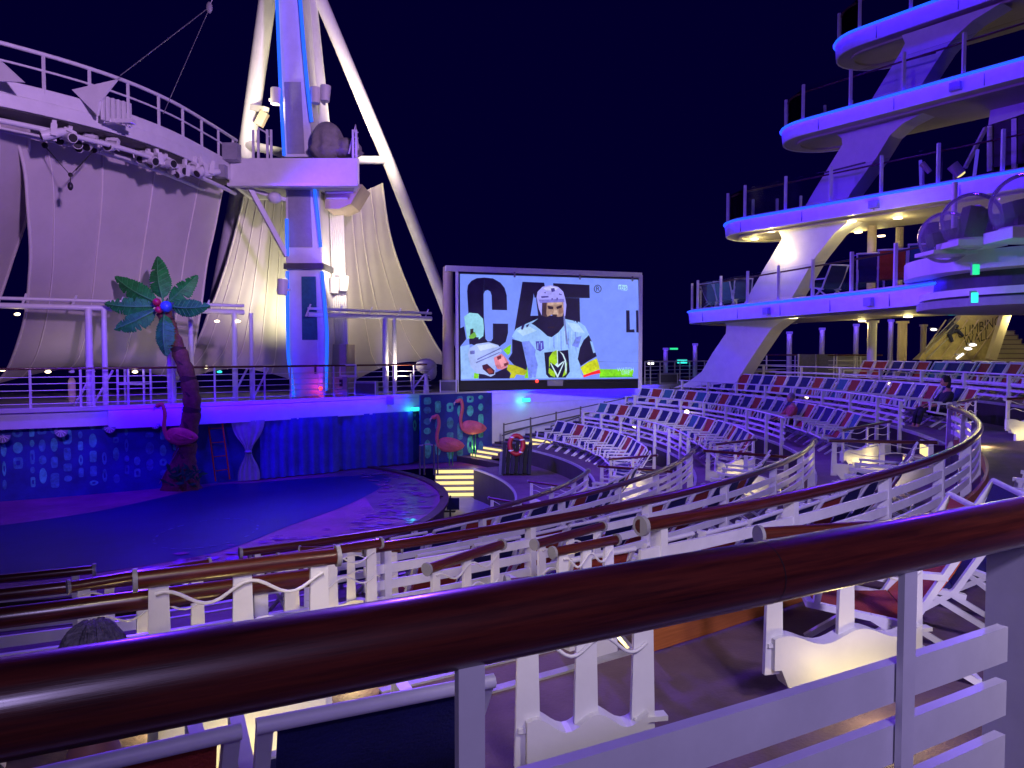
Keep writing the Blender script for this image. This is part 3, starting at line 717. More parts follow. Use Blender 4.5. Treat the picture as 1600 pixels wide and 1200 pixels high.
for n_, (R, a, lb) in enumerate(((12.35, 41, 'lit steps along the white wall beside the tall flamingos'), (14.2, 38, 'lit steps along the white wall above the folded loungers'), (16.8, 36.5, 'lit steps along the white wall beside the second far row'), (19.6, 36, 'lit steps along the white wall beside the third far row'))):
    steps(lb, P(R, a), radial(a), 1.3, 3, zramp(R) - 0.02, 0.11, 0.31, True)
    lamp('step_lamp', 'POINT', P(R - 0.35, a, zramp(R) + 0.4), 8, WARM, None, 0.05)
# ================================================================== FLIGHT TO THE CHANNEL, WALL STAIR RAIL
c = G(712, 776, -3.45)
steps('broad bright yellow steps from the channel up to the flamingos', c, (-0.06, 1), 1.5, 5, -3.45, 0.166, 0.23, True)
lamp('step_lamp', 'POINT', c + V3(0.1, -0.25, 0.75), 7, WARM, None, 0.06)
t = wroot('wall_handrail', P(19, 39, -0.6), 'dark handrail on dark posts climbing along the white wall', 'handrail')
def wr(R): return -1.15 + 1.55 * (R - 13.5) / 12.5
tops = []; 
for i in range(12):
    R = 13.2 + 1.3 * i; p = P(R, 39.5 - 0.25 * i, wr(R)); tops.append(p)
    b = MB(); b.bar(p + V3(0, 0, 0.06), p - V3(0, 0, 1.25), 0.06, 0.06, (1, 0, 0)); obj('post', b, 'darkgrey', t)
for off, r in ((0, 0.022), (-0.30, 0.035)):
    b = MB(); b.tube([p + V3(0, 0, off) for p in tops], r, 8); obj('rail', b, 'darkgrey', t)
for n_, (R, a) in enumerate(((12.6, 36.5), (14.6, 34.8), (17.2, 34.6), (20.0, 34.4))):
    p = P(R, a, zramp(R)); q = P(R + 1.4, a, zramp(R + 1.4))
    t = wroot('stair_grip', p, f'short dark sloping grip beside the lit wall steps, {ORD[n_]} up from the stage', 'handrail', 'grips beside the wall steps')
    b = MB(); b.tube([p + V3(0, 0, 0.85), q + V3(0, 0, 0.95)], 0.025, 8); obj('rail', b, 'darkgrey', t)
    for x, h in ((p, 0.85), (q, 0.95)):
        b = MB(); b.bar(x, x + V3(0, 0, h), 0.03, 0.03, (1, 0, 0)); obj('post', b, 'darkgrey', t)
# gate posts at the stage end
t = wroot('stage_gate', G(668, 747, ZS), 'dark gate of slim posts by the stage drape', 'gate')
for x, h in ((656, 1.0), (663, 1.05), (678, 1.05), (684, 0.95)):
    p = U(x, 747, 26.2); p.z = ZS; b = MB(); b.bar(p, p + V3(0, 0, h), 0.05, 0.05, (1, 0, 0)); obj('post', b, 'darkgrey', t)
b = MB(); p = U(656, 700, 26.2); b.tube([V3(p.x, p.y, ZS + 1.0), V3(p.x + 0.3, p.y, ZS + 1.05), V3(p.x + 0.55, p.y, ZS + 1.0)], 0.025, 8); obj('rail', b, 'grey', t)
# sign stand in the channel
c = G(690, 826, -3.45)
t = wroot('notice_stand', c, 'dark stand with a small purple notice in the blue channel', 'sign')
b = MB(); b.box(c + V3(0, 0, 0.03), (0.45, 0.35, 0.06)); b.bar(c, c + V3(0, 0, 0.95), 0.09, 0.09, (1, 0, 0)); b.bar(c + V3(0.25, 0, 0.35), c + V3(0.25, 0, 0.95), 0.05, 0.05, (1, 0, 0)); b.bar(c + V3(0, 0, 0.5), c + V3(0.4, 0, 0.5), 0.06, 0.05); b.bar(c + V3(0, 0, 0.8), c + V3(0.4, 0, 0.8), 0.06, 0.05); obj('frame', b, 'black', t)
b = MB(); b.box(c + V3(0.33, -0.03, 0.72), (0.36, 0.02, 0.34)); obj('notice', b, 'navy', t)
# stack of dark folded loungers with a red lifebuoy
c = G(806, 742, -2.4)
t = wroot('folded_lounger_stack', c, 'heap of dark folded loungers standing on the lowest terrace', 'loungers')
for k in range(7):
    x = -0.42 + 0.14 * k; b = MB(); b.bar(c + V3(x, 0.10 * (k % 2), 0), c + V3(x + 0.06, 0.28 + 0.1 * (k % 2), 1.0 - 0.05 * (k % 3)), 0.11, 0.42, (0, 1, 0.3)); obj('folded_lounger', b, 'darkcloth', t)
b = MB(); b.bar(c + V3(-0.5, -0.1, 0), c + V3(-0.44, 0.1, 0.75), 0.14, 0.06, (0, 1, 0)); obj('towel', b, 'greycloth', t)
t = wroot('lifebuoy', c + V3(0, 0.2, 1.0), 'dark red lifebuoy lying upright on the folded loungers', 'lifebuoy')
b = MB(); cc = c + V3(0.02, 0.02, 0.98); b.tube([cc + V3(0.22 * math.cos(2 * PI * i / 20), 0.04 * math.sin(2 * PI * i / 20), 0.30 * math.sin(2 * PI * i / 20)) for i in range(20)], 0.075, 8, 0, False, True); obj('ring', b, 'ring', t)
for a in (0.6, 2.2, 3.8, 5.4):
    q = cc + V3(0.22 * math.cos(a), 0.04 * math.sin(a), 0.30 * math.sin(a)); b = MB(); b.ell(q, (0.09, 0.085, 0.05), 10, 6); obj('band', b, 'white', t)

# ================================================================== DECK RAIL, CANOPY FRAME, DECK THINGS
def deck_railing(pts, z, label, step, group, bars=5, woodtop=True):
    mid = pts[len(pts) // 2]; t = wroot('deck_railing', Vector((mid.x, mid.y, z)), label, 'railing', group)
    b = MB(); b.tube([p + V3(0, 0, z + 1.12) for p in pts], 0.035, 8); obj('handrail', b, 'wood' if woodtop else 'white_rail', t)
    for k in range(bars):
        b = MB(); b.tube([p + V3(0, 0, z + 0.12 + 0.19 * k) for p in pts], 0.014, 6); obj('bar', b, 'white_rail', t)
    for i, p in enumerate(resample(pts, step)):
        for dx in ((0, 0.30) if i % 2 == 0 else (0,)):
            b = MB(); b.bar(p + V3(dx, dx * 0.5, z), p + V3(dx, dx * 0.5, z + 1.10), 0.05, 0.05, (1, 0, 0)); obj('post', b, 'white_rail', t)
    return t
def edge_run(x0, x1, o):
    out = []
    for i in range(len(EDGE)):
        p = EDGE[i]
        if x0 <= p.x <= x1:
            d = (EDGE[min(i + 1, len(EDGE) - 1)] - EDGE[max(i - 1, 0)]).normalized(); out.append(edge_off(p, d, o))
    return out
deck_railing(edge_run(-22, -2.9, -0.22), 0.0, 'long white bar railing with brown handrail in front of the sails', 1.25, 'railings of the upper deck')
deck_railing([V3(6.6, 38.2, 0), V3(8.6, 39.7, 0), V3(10.6, 41.0, 0)], 0.0, 'short white bar railing between the big screen and the white pylon', 1.1, 'railings of the upper deck', 5, False)
deck_railing([V3(10.0, 34.0, 0), V3(12.5, 33.6, 0), V3(15.5, 32.2, 0)], 0.35, 'white bar railing behind the top far row under the balconies', 1.2, 'railings of the upper deck', 5, True)
t = wroot('canopy_frame', V3(-8, 26.5, 0), 'white pipe frame on slim poles running before the sails', 'frame')
for x0, x1 in ((-20, -8.4), (-6.9, -2.6)):
    pts = edge_run(x0, x1, -0.75)
    for dz, rr in ((2.92, 0.085), (3.13, 0.05)):
        b = MB(); b.tube([p + V3(0, 0, dz) for p in pts], rr, 8); obj('beam', b, 'white', t)
    for p in resample(pts, 1.25):
        b = MB(); b.bar(p + V3(-0.08, 0, 2.85), p + V3(0.10, 0, 3.28), 0.04, 0.05); obj('clamp', b, 'white', t)
for px, r in ((142, 0.11), (167, 0.085), (274, 0.10), (281, 0.05), (308, 0.08), (378, 0.09), (405, 0.07), (618, 0.115), (632, 0.085)):
    q = edge_at(px); p = edge_off(q[0], q[1], -0.72)
    b = MB(); b.cyl(p, p + V3(0, 0, 2.9), r, r * 0.92, 10); obj('pole', b, 'white', t)
for px in (150, 180, 398, 432):
    q = edge_at(px); p = edge_off(q[0], q[1], -0.72); d = q[1]
    b = MB(); b.bar(p + d * -0.55, p + V3(0, 0, 1.05), 0.05, 0.05, (1, 0, 0)); obj('brace', b, 'white', t)
# small lamps on the rail and beam
for n_, (px, py, o, m) in enumerate(((4, 578, -0.3, 'warmlamp'), (75, 581, -0.3, 'warmlamp'), (112, 581, -0.3, 'white'), (27, 491, -0.75, 'warmlamp'), (339, 502, -0.75, 'warmlamp'), (372, 502, -0.75, 'warmlamp'), (211, 581, -0.3, 'warmlamp'), (343, 581, -0.3, 'teallamp'), (322, 574, -0.6, 'warmlamp'))):
    q = edge_at(px); p = edge_off(q[0], q[1], o); p = U(px, py, p.y)
    t = wroot('deck_lamp', p, ['tiny warm lamp on the railing at the frame edge beside the far sail', 'tiny warm lamp on the railing before the first sail seam', 'unlit pale lamp on the railing near the double posts', 'tiny warm lamp under the pipe beam at the gap between sails', 'tiny warm lamp under the pipe beam beside the palm', 'second tiny warm lamp under the pipe beam from the palm', 'tiny warm lamp on the railing behind the palm fronds', 'tiny teal lamp on the railing beside the palm trunk', 'tiny warm lamp low on the sail behind the palm trunk'][n_], 'lamp', 'small lamps along the upper deck')
    b = MB(); b.ell(p, (0.09, 0.06, 0.04), 10, 6); obj('bulb', b, m, t)
    b = MB(); b.box(p + V3(0, 0.05, 0.03), (0.06, 0.06, 0.05)); obj('bracket', b, 'white', t)
def speaker_box(px0, px1, py0, py1, label, back=0.28):
    q = edge_at((px0 + px1) / 2) or (U((px0 + px1) / 2, py1, 27), None)
    d = q[0].y - 0.05 if q[1] is not None else 27
    a = U(px0, py1, d); c = U(px1, py0, d); z0 = 0.02
    t = wroot('deck_speaker', V3((a.x + c.x) / 2, d, z0), label, 'speaker', 'low cabinets standing at the deck edge')
    zt = max(c.z, 0.35); w_ = c.x - a.x
    b = MB(); b.box(V3((a.x + c.x) / 2, d + 0.22, (z0 + zt) / 2), (w_, 0.4, zt - z0)); obj('cabinet', b, 'grey', t)
    b = MB(); b.box(V3((a.x + c.x) / 2, d + 0.014, (z0 + zt) / 2), (w_ * 0.86, 0.03, (zt - z0) * 0.72)); obj('grille', b, 'darkgrey', t)
    for s in (-1, 1):
        b = MB(); b.box(V3((a.x + c.x) / 2 + s * w_ * 0.46, d + 0.0, (z0 + zt) / 2), (0.04, 0.05, zt - z0)); obj('bracket', b, 'white', t)
speaker_box(553, 588, 596, 618, 'grey speaker cabinet at the deck edge beside the mast foot')
speaker_box(687, 714, 594, 612, 'grey speaker cabinet at the deck edge by the screen column')
speaker_box(1030, 1060, 583, 600, 'grey speaker cabinet at the deck edge between screen and white pylon')
# cabinet with a blue side and a white frame on top
q = edge_at(535); c = edge_off(q[0], q[1], -0.3)
t = wroot('control_desk', c, 'violet-lit control cabinet with white tube frame beside the mast', 'cabinet')
b = MB(); b.box(c + V3(0.1, 0.2, 0.36), (0.42, 0.4, 0.72)); obj('cabinet', b, 'grey', t)
b = MB(); b.tube([c + V3(0.05, 0.1, 0.72), c + V3(0.05, 0.1, 1.14), c + V3(0.62, 0.1, 1.14), c + V3(0.62, 0.1, 0.72), c + V3(0.05, 0.1, 0.72)], 0.03, 8); b.box(c + V3(0.35, 0.15, 0.75), (0.6, 0.3, 0.04)); obj('tube_frame', b, 'white', t)
b = MB(); b.box(c + V3(0.1, -0.01, 0.5), (0.12, 0.02, 0.25)); obj('control_panel', b, 'black', t)
q = edge_at(676); c = edge_off(q[0], q[1], -0.45)
t = wroot('covered_followspot', c, 'spotlight under a pale cover on a white stand beside the screen', 'spotlight')
b = MB(); b.ell(c + V3(0, 0, 1.05), (0.42, 0.30, 0.30), 14, 8); b.ell(c + V3(0.22, 0, 0.85), (0.2, 0.24, 0.34), 12, 8); obj('cover', b, 'tarp', t)
b = MB(); b.cyl(c, c + V3(0, 0, 0.8), 0.12, 0.06); b.bar(c + V3(-0.6, 0, 0.05), c + V3(-0.05, 0, 0.75), 0.06, 0.06, (0, 1, 0)); b.bar(c + V3(-0.6, 0, 0.75), c + V3(-0.55, 0, 0.05), 0.06, 0.06, (0, 1, 0)); obj('stand', b, 'white', t)
q = edge_at(207); c = edge_off(q[0], q[1], -0.6)
t = wroot('lifeguard_seat', c, 'white tube lifeguard seat behind the railing before the big sail', 'seat')
b = MB()
for x in (-0.38, 0.42):
    for y in (0, 0.45): b.bar(c + V3(x, y, 0), c + V3(x, y, 1.12), 0.05, 0.05, (1, 0, 0))
for z_ in (0.62, 1.1): b.bar(c + V3(-0.38, 0, z_), c + V3(0.42, 0, z_), 0.05, 0.05)
b.bar(c + V3(-0.38, 0.45, 1.1), c + V3(0.42, 0.45, 1.1), 0.05, 0.05); obj('tube_frame', b, 'white', t)
b = MB(); b.box(c + V3(0.02, 0.22, 0.62), (0.8, 0.45, 0.04)); obj('seat', b, 'white', t)
q = edge_at(112); c = edge_off(q[0], q[1], -0.5)
t = wroot('rescue_tube', c, 'pale yellow rescue tube hanging upright on the railing', 'rescue tube')
b = MB(); b.tube([c + V3(0, 0, 0.12), c + V3(0, 0, 0.2), c + V3(0, 0, 0.75), c + V3(0, 0, 0.85)], [0.06, 0.1, 0.1, 0.05], 10); obj('float', b, mat('pale_yellow_foam', (0.72, 0.70, 0.25), 0.6), t)

# ================================================================== SAILS
def sail(left, right, label, nseam, belly, seam_t=None, base=None):
    """left/right: lists of (px, py, depth) from top to bottom; the cloth is spanned between them"""
    L = [U(*p) for p in left]; Rr = [U(*p) for p in right]
    L = smooth(L, 5); Rr = smooth(Rr, 5)
    nv = 34; nu = 40
    def at(pts, t):
        f = t * (len(pts) - 1); i = min(int(f), len(pts) - 2); return pts[i] + (pts[i + 1] - pts[i]) * (f - i)
    def pt(u, v):
        p = at(L, v).lerp(at(Rr, v), u)
        k = math.sin(PI * u); p = p + V3(0.15, -1, 0) * (belly * k * (0.35 + 0.65 * math.sin(PI * v)))
        if v > 0.75: p.z += 0.55 * k * (v - 0.75) / 0.25
        us_ = [0.0] + list(seam_t or [k_ / (nseam + 1) for k_ in range(1, nseam + 1)]) + [1.0]
        j_ = max(i for i in range(len(us_) - 1) if us_[i] <= u + 1e-9); f_ = (u - us_[j_]) / (us_[j_ + 1] - us_[j_])
        p.y += -0.035 * math.sin(PI * f_) * math.sin(PI * (0.1 + 0.85 * v)) + 0.018 * math.sin(31 * u + 11 * v) * (1 - v) + 0.022 * math.sin(8 * u - 26 * v) * abs(2 * u - 1) ** 2
        return p
    g = pt(0.5, 1.0); t = wroot('sail', Vector((g.x, g.y, max(0.0, g.z))), label, 'sail', 'fabric sails behind the stage')
    b = MB(); vs = [pt(i / nu, j / nv) for j in range(nv + 1) for i in range(nu + 1)]
    b.add(vs, [(j * (nu + 1) + i, j * (nu + 1) + i + 1, (j + 1) * (nu + 1) + i + 1, (j + 1) * (nu + 1) + i) for j in range(nv) for i in range(nu)], 0, True)
    obj('cloth', b, 'sail', t)
    us = seam_t or [k / (nseam + 1) for k in range(1, nseam + 1)]
    for u in us:
        b = MB(); b.tube([pt(u, j / nv) + V3(0, -0.03, 0) for j in range(nv + 1)], 0.024, 5); obj('seam', b, 'seam', t)
    for u in (0.0, 1.0):
        b = MB(); b.tube([pt(u, j / nv) for j in range(nv + 1)], 0.045, 6); obj('edge_rope', b, 'seam', t)
    return t
sail([(14, 178, 19.6), (38, 270, 20.5), (47, 380, 21.6), (43, 470, 22.8), (20, 560, 24.4), (-6, 600, 25.2)], [(352, 272, 27.2), (338, 340, 27.4), (322, 420, 27.6), (311, 500, 27.8), (298, 570, 28.2), (290, 596, 28.6)], 'big pale violet sail behind the palm, second from the frame edge', 4, 0.7, [0.13, 0.37, 0.62, 0.86])
sail([(-130, 150, 17.6), (-160, 380, 20.0), (-190, 590, 23.0)], [(44, 200, 19.9), (41, 335, 21.8), (8, 440, 23.2), (-24, 540, 24.2), (-50, 600, 24.8)], 'narrow pale violet sail cut off by the frame edge', 3, 0.3)
sail([(388, 284, 29.6), (352, 420, 29.8), (330, 480, 29.8), (303, 545, 29.8), (262, 604, 30.0)], [(452, 284, 30.6), (450, 420, 30.8), (450, 500, 31.0), (452, 560, 31.0), (452, 592, 31.0)], 'warmly lit cream sail fanning out between palm and blue-lit mast', 5, -0.2, [0.12, 0.3, 0.48, 0.68, 0.85])
sail([(522, 318, 30.6), (528, 420, 31.0), (530, 500, 31.0), (532, 570, 31.0), (534, 606, 31.0)], [(597, 286, 31.6), (610, 370, 31.8), (638, 450, 32.2), (668, 515, 32.4), (702, 572, 32.6)], 'cream sail fanning out between the mast and the screen', 4, -0.3, [0.1, 0.34, 0.52, 0.76])

# ================================================================== MAST
t = wroot('mast', V3(-8.0, 27.6, 0), 'tall white mast edged with bright blue light strips', 'mast')
def pxprism(name, poly, d, depth, m, parent):
    b = MB(); pts = [U(x, y, d) for x, y in poly]; b.prism(pts[::-1], (0, depth, 0)); return obj(name, b, m, parent)
pxprism('upper_column', [(429, -40), (468, -40), (489, 245), (443, 245)], 27.4, 1.3, 'white', t)
pxprism('middle_column', [(447, 284), (498, 284), (503, 412), (447, 412)], 27.4, 1.3, 'white', t)
lc = pxprism('lower_column', [(449, 419), (503, 419), (511, 530), (508, 621), (459, 621), (450, 540)], 27.4, 1.3, 'white', t)
pxprism('collar', [(443, 411), (505, 411), (505, 420), (443, 420)], 27.2, 1.6, 'darkgrey', t)
pxprism('upper_hatch', [(444, 128), (470, 128), (476, 240), (449, 240)], 27.37, 0.05, 'grey', t)
pxprism('lattice_panel', [(450, 290), (484, 290), (488, 386), (451, 386)], 27.36, 0.06, 'grey', t)
pxprism('tall_window', [(471, 432), (493, 432), (496, 531), (472, 531)], 27.36, 0.06, 'teal', t)
dr = pxprism('door', [(469, 535), (496, 535), (498, 619), (470, 619)], 27.34, 0.08, 'white', t)
pxprism('handle', [(491, 570), (494, 570), (494, 584), (491, 584)], 27.30, 0.05, 'darkgrey', dr)
for seg in ([(431, -40), (438, 130), (444, 243)], [(466, -40), (478, 110), (487, 190)], [(448, 342), (449, 400)], [(449, 424), (450, 545), (453, 575), (459, 620)], [(491, 290), (496, 335), (501, 386)], [(503, 424), (508, 480), (511, 528), (509, 610)]):
    pts = [U(x, y, 27.27) for x, y in seg]; b = MB(); b.tube(smooth(pts, 3), 0.062, 8); obj('led_strip', b, 'led', t)
    s = 1 if seg[0][0] < 462 else -1
    for i in range(len(pts) - 1):
        strip_lamp('mast_strip', pts[i] + V3(s * -0.02, -0.16, 0), pts[i + 1] + V3(s * -0.02, -0.16, 0), 1.5 * (pts[i + 1] - pts[i]).length, BLUE, V3(s * 0.75, 0.55, 0))
lamp_red = U(501, 607, 27.2); b = MB(); b.ell(lamp_red, 0.07, 8, 6); obj('red_lamp', b, 'redlamp', t); lamp('red_lamp_glow', 'POINT', lamp_red + V3(0, -0.15, 0), 5, (1, 0.03, 0.02), None, 0.05)
b = MB(); b.tube([U(476, -60, 29.2), U(505, 215, 29.2), U(517, 320, 29.2), U(528, 548, 29.2)], 0.30, 18); obj('funnel_tube', b, 'white', t)
b = MB(); b.tube([U(426, -60, 29.0), U(385, 235, 30.0), U(338, 480, 31.6), U(322, 560, 32.2)], 0.32, 16); obj('raking_tube', b, 'white', t)
b = MB(); b.tube([U(476, -60, 29.0), U(606, 250, 30.2), U(712, 520, 32.0), U(735, 580, 32.4)], 0.24, 16); obj('raking_tube', b, 'white', t)
b = MB(); b.cyl(U(384, 226, 29.9), U(448, 240, 28.6), 0.17); obj('cross_tube', b, 'white', t)
b = MB(); b.cyl(U(540, 250, 29.0), U(607, 250, 30.2), 0.15); obj('cross_tube', b, 'white', t)
pxprism('mast_base', [(506, 538), (541, 538), (541, 621), (506, 621)], 28.3, 1.6, 'beige', t)
b = MB()
for i in range(7): b.tube([U(516 + 3.2 * i, 330, 28.9), U(520 + 3.0 * i, 430, 28.8), U(522 + 3.4 * i, 540, 28.7)], 0.055, 6)
obj('cable_bundle', b, 'white', t)
# platform
pl = wroot('lookout_platform', V3(-7.3, 27.6, U(460, 286, 26.3).z), 'boxy white platform ringed round the mast under two tarped shapes', 'platform')
x0 = U(360, 266, 26.3).x; x1 = U(558, 266, 26.3).x; z0 = U(460, 287, 26.3).z; z1 = U(460, 247, 26.3).z
cn = [V3(x0, 26.36, 0), V3(x1, 26.36, 0), V3(x1 - 0.72, 29.0, 0), V3(x0 - 0.2, 29.0, 0)]
for i in range(4):
    a, e = cn[i], cn[(i + 1) % 4]; dz = 0.003 * i; b = MB(); b.bar(a + V3(0, 0, (z0 + z1) / 2), e + V3(0, 0, (z0 + z1) / 2), 0.12, z1 - z0 - dz); obj('parapet', b, 'white', pl)
b = MB(); b.prism([p + V3(0, 0, z0 + 0.01) for p in cn], (0, 0, 0.08)); obj('floor_plate', b, 'grey', pl)
b = MB(); b.box(V3((x0 + x1) / 2, 26.25, z0 - 0.06), (x1 - x0 + 0.1, 0.3, 0.10)); obj('lower_lip', b, 'white', pl)
for px in (396, 404, 418, 424, 552, 557):
    p = U(px, 247, 26.45); b = MB(); b.bar(p, p + V3(0, 0, 0.95), 0.07, 0.07, (1, 0, 0)); obj('rail_post', b, 'white_rail', pl)
b = MB(); b.tube([U(403, 200, 26.45), U(414, 206, 26.45), U(420, 214, 26.45)], 0.03, 6); b.tube([U(545, 240, 26.6), U(556, 195, 26.6), U(560, 232, 26.5)], 0.03, 6); obj('rail', b, 'white_rail', pl)
for i in range(5):
    b = MB(); b.bar(U(553, 205 + 9 * i, 26.5), U(560, 207 + 9 * i, 26.5), 0.03, 0.03); obj('ladder_rung', b, 'white_rail', pl)
for n_, (px, py, r) in enumerate(((511, 222, (0.56, 0.45, 0.70)), (541, 232, (0.50, 0.42, 0.36)))):
    c = U(px, py, 27.2); tt = wroot('covered_light', V3(c.x, c.y, z1), ['tall grey tarped hump on the platform beside the mast', 'low grey tarped hump on the platform near its ladder'][n_], 'tarp cover', 'tarped shapes on the platform')
    b = MB(); b.ell(c, r, 40, 16)
    b.v = [tuple(Vector(v) + Vector(((v[0] - c.x), (v[1] - c.y), 0)) * (0.10 * math.sin(7 * math.atan2(v[1] - c.y, v[0] - c.x)) * (1 if v[2] < c.z + 0.3 * r[2] else 0.3) + (0.25 if v[2] < c.z - 0.2 * r[2] else 0))) for v in b.v]; obj('tarp', b, 'tarp', tt)
    b = MB(); b.box(V3(c.x, c.y, (z1 + c.z) / 2 - 0.45), (0.6, 0.5, 0.3)); obj('base', b, 'darkgrey', tt)
b = MB(); pts = [U(508, 288, 27.6), U(566, 288, 27.6), U(548, 318, 27.6), U(530, 326, 27.6), U(508, 326, 27.6)]
b.prism(pts[::-1], (0, 1.6, 0)); obj('side_hopper', b, 'beige', pl)
for y in (293, 301, 310):
    b = MB(); b.bar(U(510, y, 27.56), U(560 - (y - 293), y, 27.56), 0.05, 0.06); obj('hopper_rib', b, 'white', pl)
b = MB(); b.bar(U(388, 290, 26.6), U(448, 400, 27.3), 0.16, 0.16); b.bar(U(360, 288, 26.4), U(446, 312, 27.4), 0.12, 0.12); obj('under_strut', b, 'white', pl)
b = MB(); b.ell(U(429, 309, 27.0), (0.24, 0.3, 0.2), 12, 8); obj('lamp_head', b, 'white', pl)
def floodlight(px, py, d, s, label, n=2):
    c = U(px, py, d); t = wroot('floodlight', c, label, 'floodlight', 'white floodlights on the mast')
    b = MB(); b.bar(c + V3(-0.25 * s, 0.12, -0.1), c + V3(0.25 * s, 0.12, -0.1), 0.08, 0.08); b.cyl(c + V3(0, 0.12, -0.1), c + V3(0, 0.6, -0.1), 0.06); obj('bracket', b, 'white', t)
    for k in range(n):
        q = c + V3((k - (n - 1) / 2) * 0.34, 0, 0.07 * k); b = MB(); b.cyl(q + V3(0, 0, -0.28), q + V3(0.02, 0.03, 0.26), 0.16, 0.19); hd = obj('lamp_head', b, 'white', t)
        b = MB(); b.cyl(q + V3(0.02, 0.03, 0.262), q + V3(0.02, 0.03, 0.275), 0.15); obj('lens', b, 'whitelamp', hd)
floodlight(430, 150, 27.2, 1, 'white floodlight on the upper mast column above the bridge end', 1)
floodlight(500, 149, 27.4, 1, 'white twin floodlight on the upper mast column above the tarped shapes')
floodlight(441, 448, 27.0, 1, 'white floodlight on the lower mast column before the warm cream sail', 1)
floodlight(529, 446, 28.4, 1, 'white twin floodlight beside the lower bright tube')
c = U(405, 170, 29.4); t = wroot('hooded_lamp', c, 'boxy hooded lamp on the raking tube above the bridge end', 'lamp')
b = MB(); b.bar(U(392, 168, 29.6), U(416, 172, 29.2), 0.25, 0.22); obj('arm', b, 'white', t)
b = MB(); b.bar(U(414, 176, 29.2), U(404, 196, 29.2), 0.3, 0.25, (0, 1, 0)); obj('hood', b, 'beige', t)
# ================================================================== BRIDGE
BR = smooth([(-17.6, 14.4, 0), (-14.6, 16.2, 0), (-12.25, 18.4, 0), (-10.75, 20.5, 0), (-10.0, 22.6, 0), (-9.7, 25.0, 0), (-9.55, 27.0, 0)], 8)
t = wroot('lighting_bridge', V3(-11, 20, 7), 'curved white walkway bridge with railing leading to the mast platform', 'bridge')
b = MB(); b.sweep(BR, [(0, 7.42), (0.06, 7.42), (0.06, 7.74), (0.03, 7.76), (0.03, 8.06), (0, 8.08)][::1]); obj('fascia', b, 'white', t)
b = MB(); b.sweep(BR, [(-1.5, 7.40), (-0.02, 7.40), (-0.02, 7.52), (-1.5, 7.52)]); obj('walkway', b, 'darkgrey', t)
b = MB(); b.tube([p + V3(-0.1, 0.05, 7.12) for p in BR], 0.07, 8); b.tube([p + V3(-0.9, 0.4, 7.12) for p in BR], 0.07, 8); obj('lower_pipe', b, 'white', t)
b = MB(); b.sweep(BR, [(-1.52, 7.40), (-1.45, 7.40), (-1.45, 8.0), (-1.52, 8.0)]); obj('rear_fascia', b, 'white', t)
b = MB(); b.tube([p + V3(0, 0, 8.92) for p in BR], 0.055, 8); obj('handrail', b, 'white_rail', t)
b = MB(); b.tube([p + V3(0, 0, 8.52) for p in BR], 0.03, 6); obj('mid_rail', b, 'white_rail', t)
for p in resample(BR, 1.12):
    b = MB(); b.bar(p + V3(0, 0, 7.95), p + V3(0, 0, 8.9), 0.06, 0.06, (1, 0, 0)); obj('rail_post', b, 'white_rail', t)
def fin(pts, d, nm='gusset'):
    b = MB(); b.prism([U(x, y, d) for x, y in pts][::-1], (0.02, 0.06, 0)); obj(nm, b, 'white', t)
fin([(112, 140), (182, 124), (155, 158), (152, 180)], 19.9)
fin([(-20, 84), (0, 95), (36, 128), (-20, 126)], 18.0)
b = MB(); c = U(178, 170, 20.2)
for i in range(6): b.box(c + V3(-0.25 + 0.11 * i, -0.06 + 0.05 * i, -0.02 * i), (0.07, 0.12, 0.62))
b.box(c + V3(0.1, 0.1, -0.3), (0.75, 0.2, 0.1)); obj('louvred_box', b, 'white', t)
b = MB(); c = U(362, 238, 26.0); b.box(c, (0.5, 0.4, 0.55)); obj('end_box', b, 'grey', t)
b = MB(); c = U(222, 218, 22.4); b.box(c, (0.28, 0.3, 0.35)); c = U(345, 268, 25.6); b.box(c, (0.35, 0.3, 0.4)); obj('junction_box', b, 'grey', t)
# moving lights in two clusters below
ml = None; rnd = random.Random(4)
for n_ in range(18):
    first = n_ < 9; s = (n_ % 9) / 8
    px = 84 + 92 * s if first else 218 + 112 * s; py = (203 + 22 * s if first else 240 + 26 * s) + rnd.uniform(0, 12); d = 19.6 + 1.6 * s if first else 21.8 + 2.6 * s
    c = U(px, py, d + rnd.uniform(-0.2, 0.5))
    lb = f'white stage light, {ORD[n_ % 9]} along the {"outer cluster under the bridge" if first else "cluster under the bridge close to the mast"}'
    if ml is None:
        ml = root('stage_light', c, lb, 'stage light', 'stage lights hung under the bridge', 0)
        b = MB(); b.bar((0, 0, 0.34), (0, 0, 0.1), 0.1, 0.1, (1, 0, 0)); b.box((0, 0, 0.12), (0.30, 0.14, 0.08)); b.box((-0.15, 0, -0.02), (0.03, 0.14, 0.3)); b.box((0.15, 0, -0.02), (0.03, 0.14, 0.3)); obj('yoke', b, 'white', ml)
        b = MB(); b.tube([(0, -0.26, -0.17), (0, -0.1, -0.1), (0, 0.2, 0.05), (0, 0.26, 0.08)], [0.125, 0.13, 0.10, 0.06], 12); hd = obj('lamp_head', b, 'white', ml)
        b = MB(); b.cyl((0, -0.262, -0.171), (0, -0.275, -0.177), 0.105); obj('lens', b, 'black', hd)
        c0 = ml
    else: c0 = clone(ml, c, rnd.uniform(-1.2, 1.2), lb)
    c0.rotation_euler = (rnd.uniform(-0.35, 0.35), rnd.uniform(-0.3, 0.3), rnd.uniform(-1.2, 1.4))
t = wroot('hanging_microphone', U(110, 290, 20.4), 'dark pear-shaped pendant on two wires below the bridge', 'pendant')
b = MB(); b.ell(U(110, 291, 20.4), (0.07, 0.07, 0.11), 10, 8); obj('bulb', b, 'black', t)
b = MB(); b.ell(U(70, 227, 20.2), 0.08, 8, 6); obj('clamp', b, 'black', t)
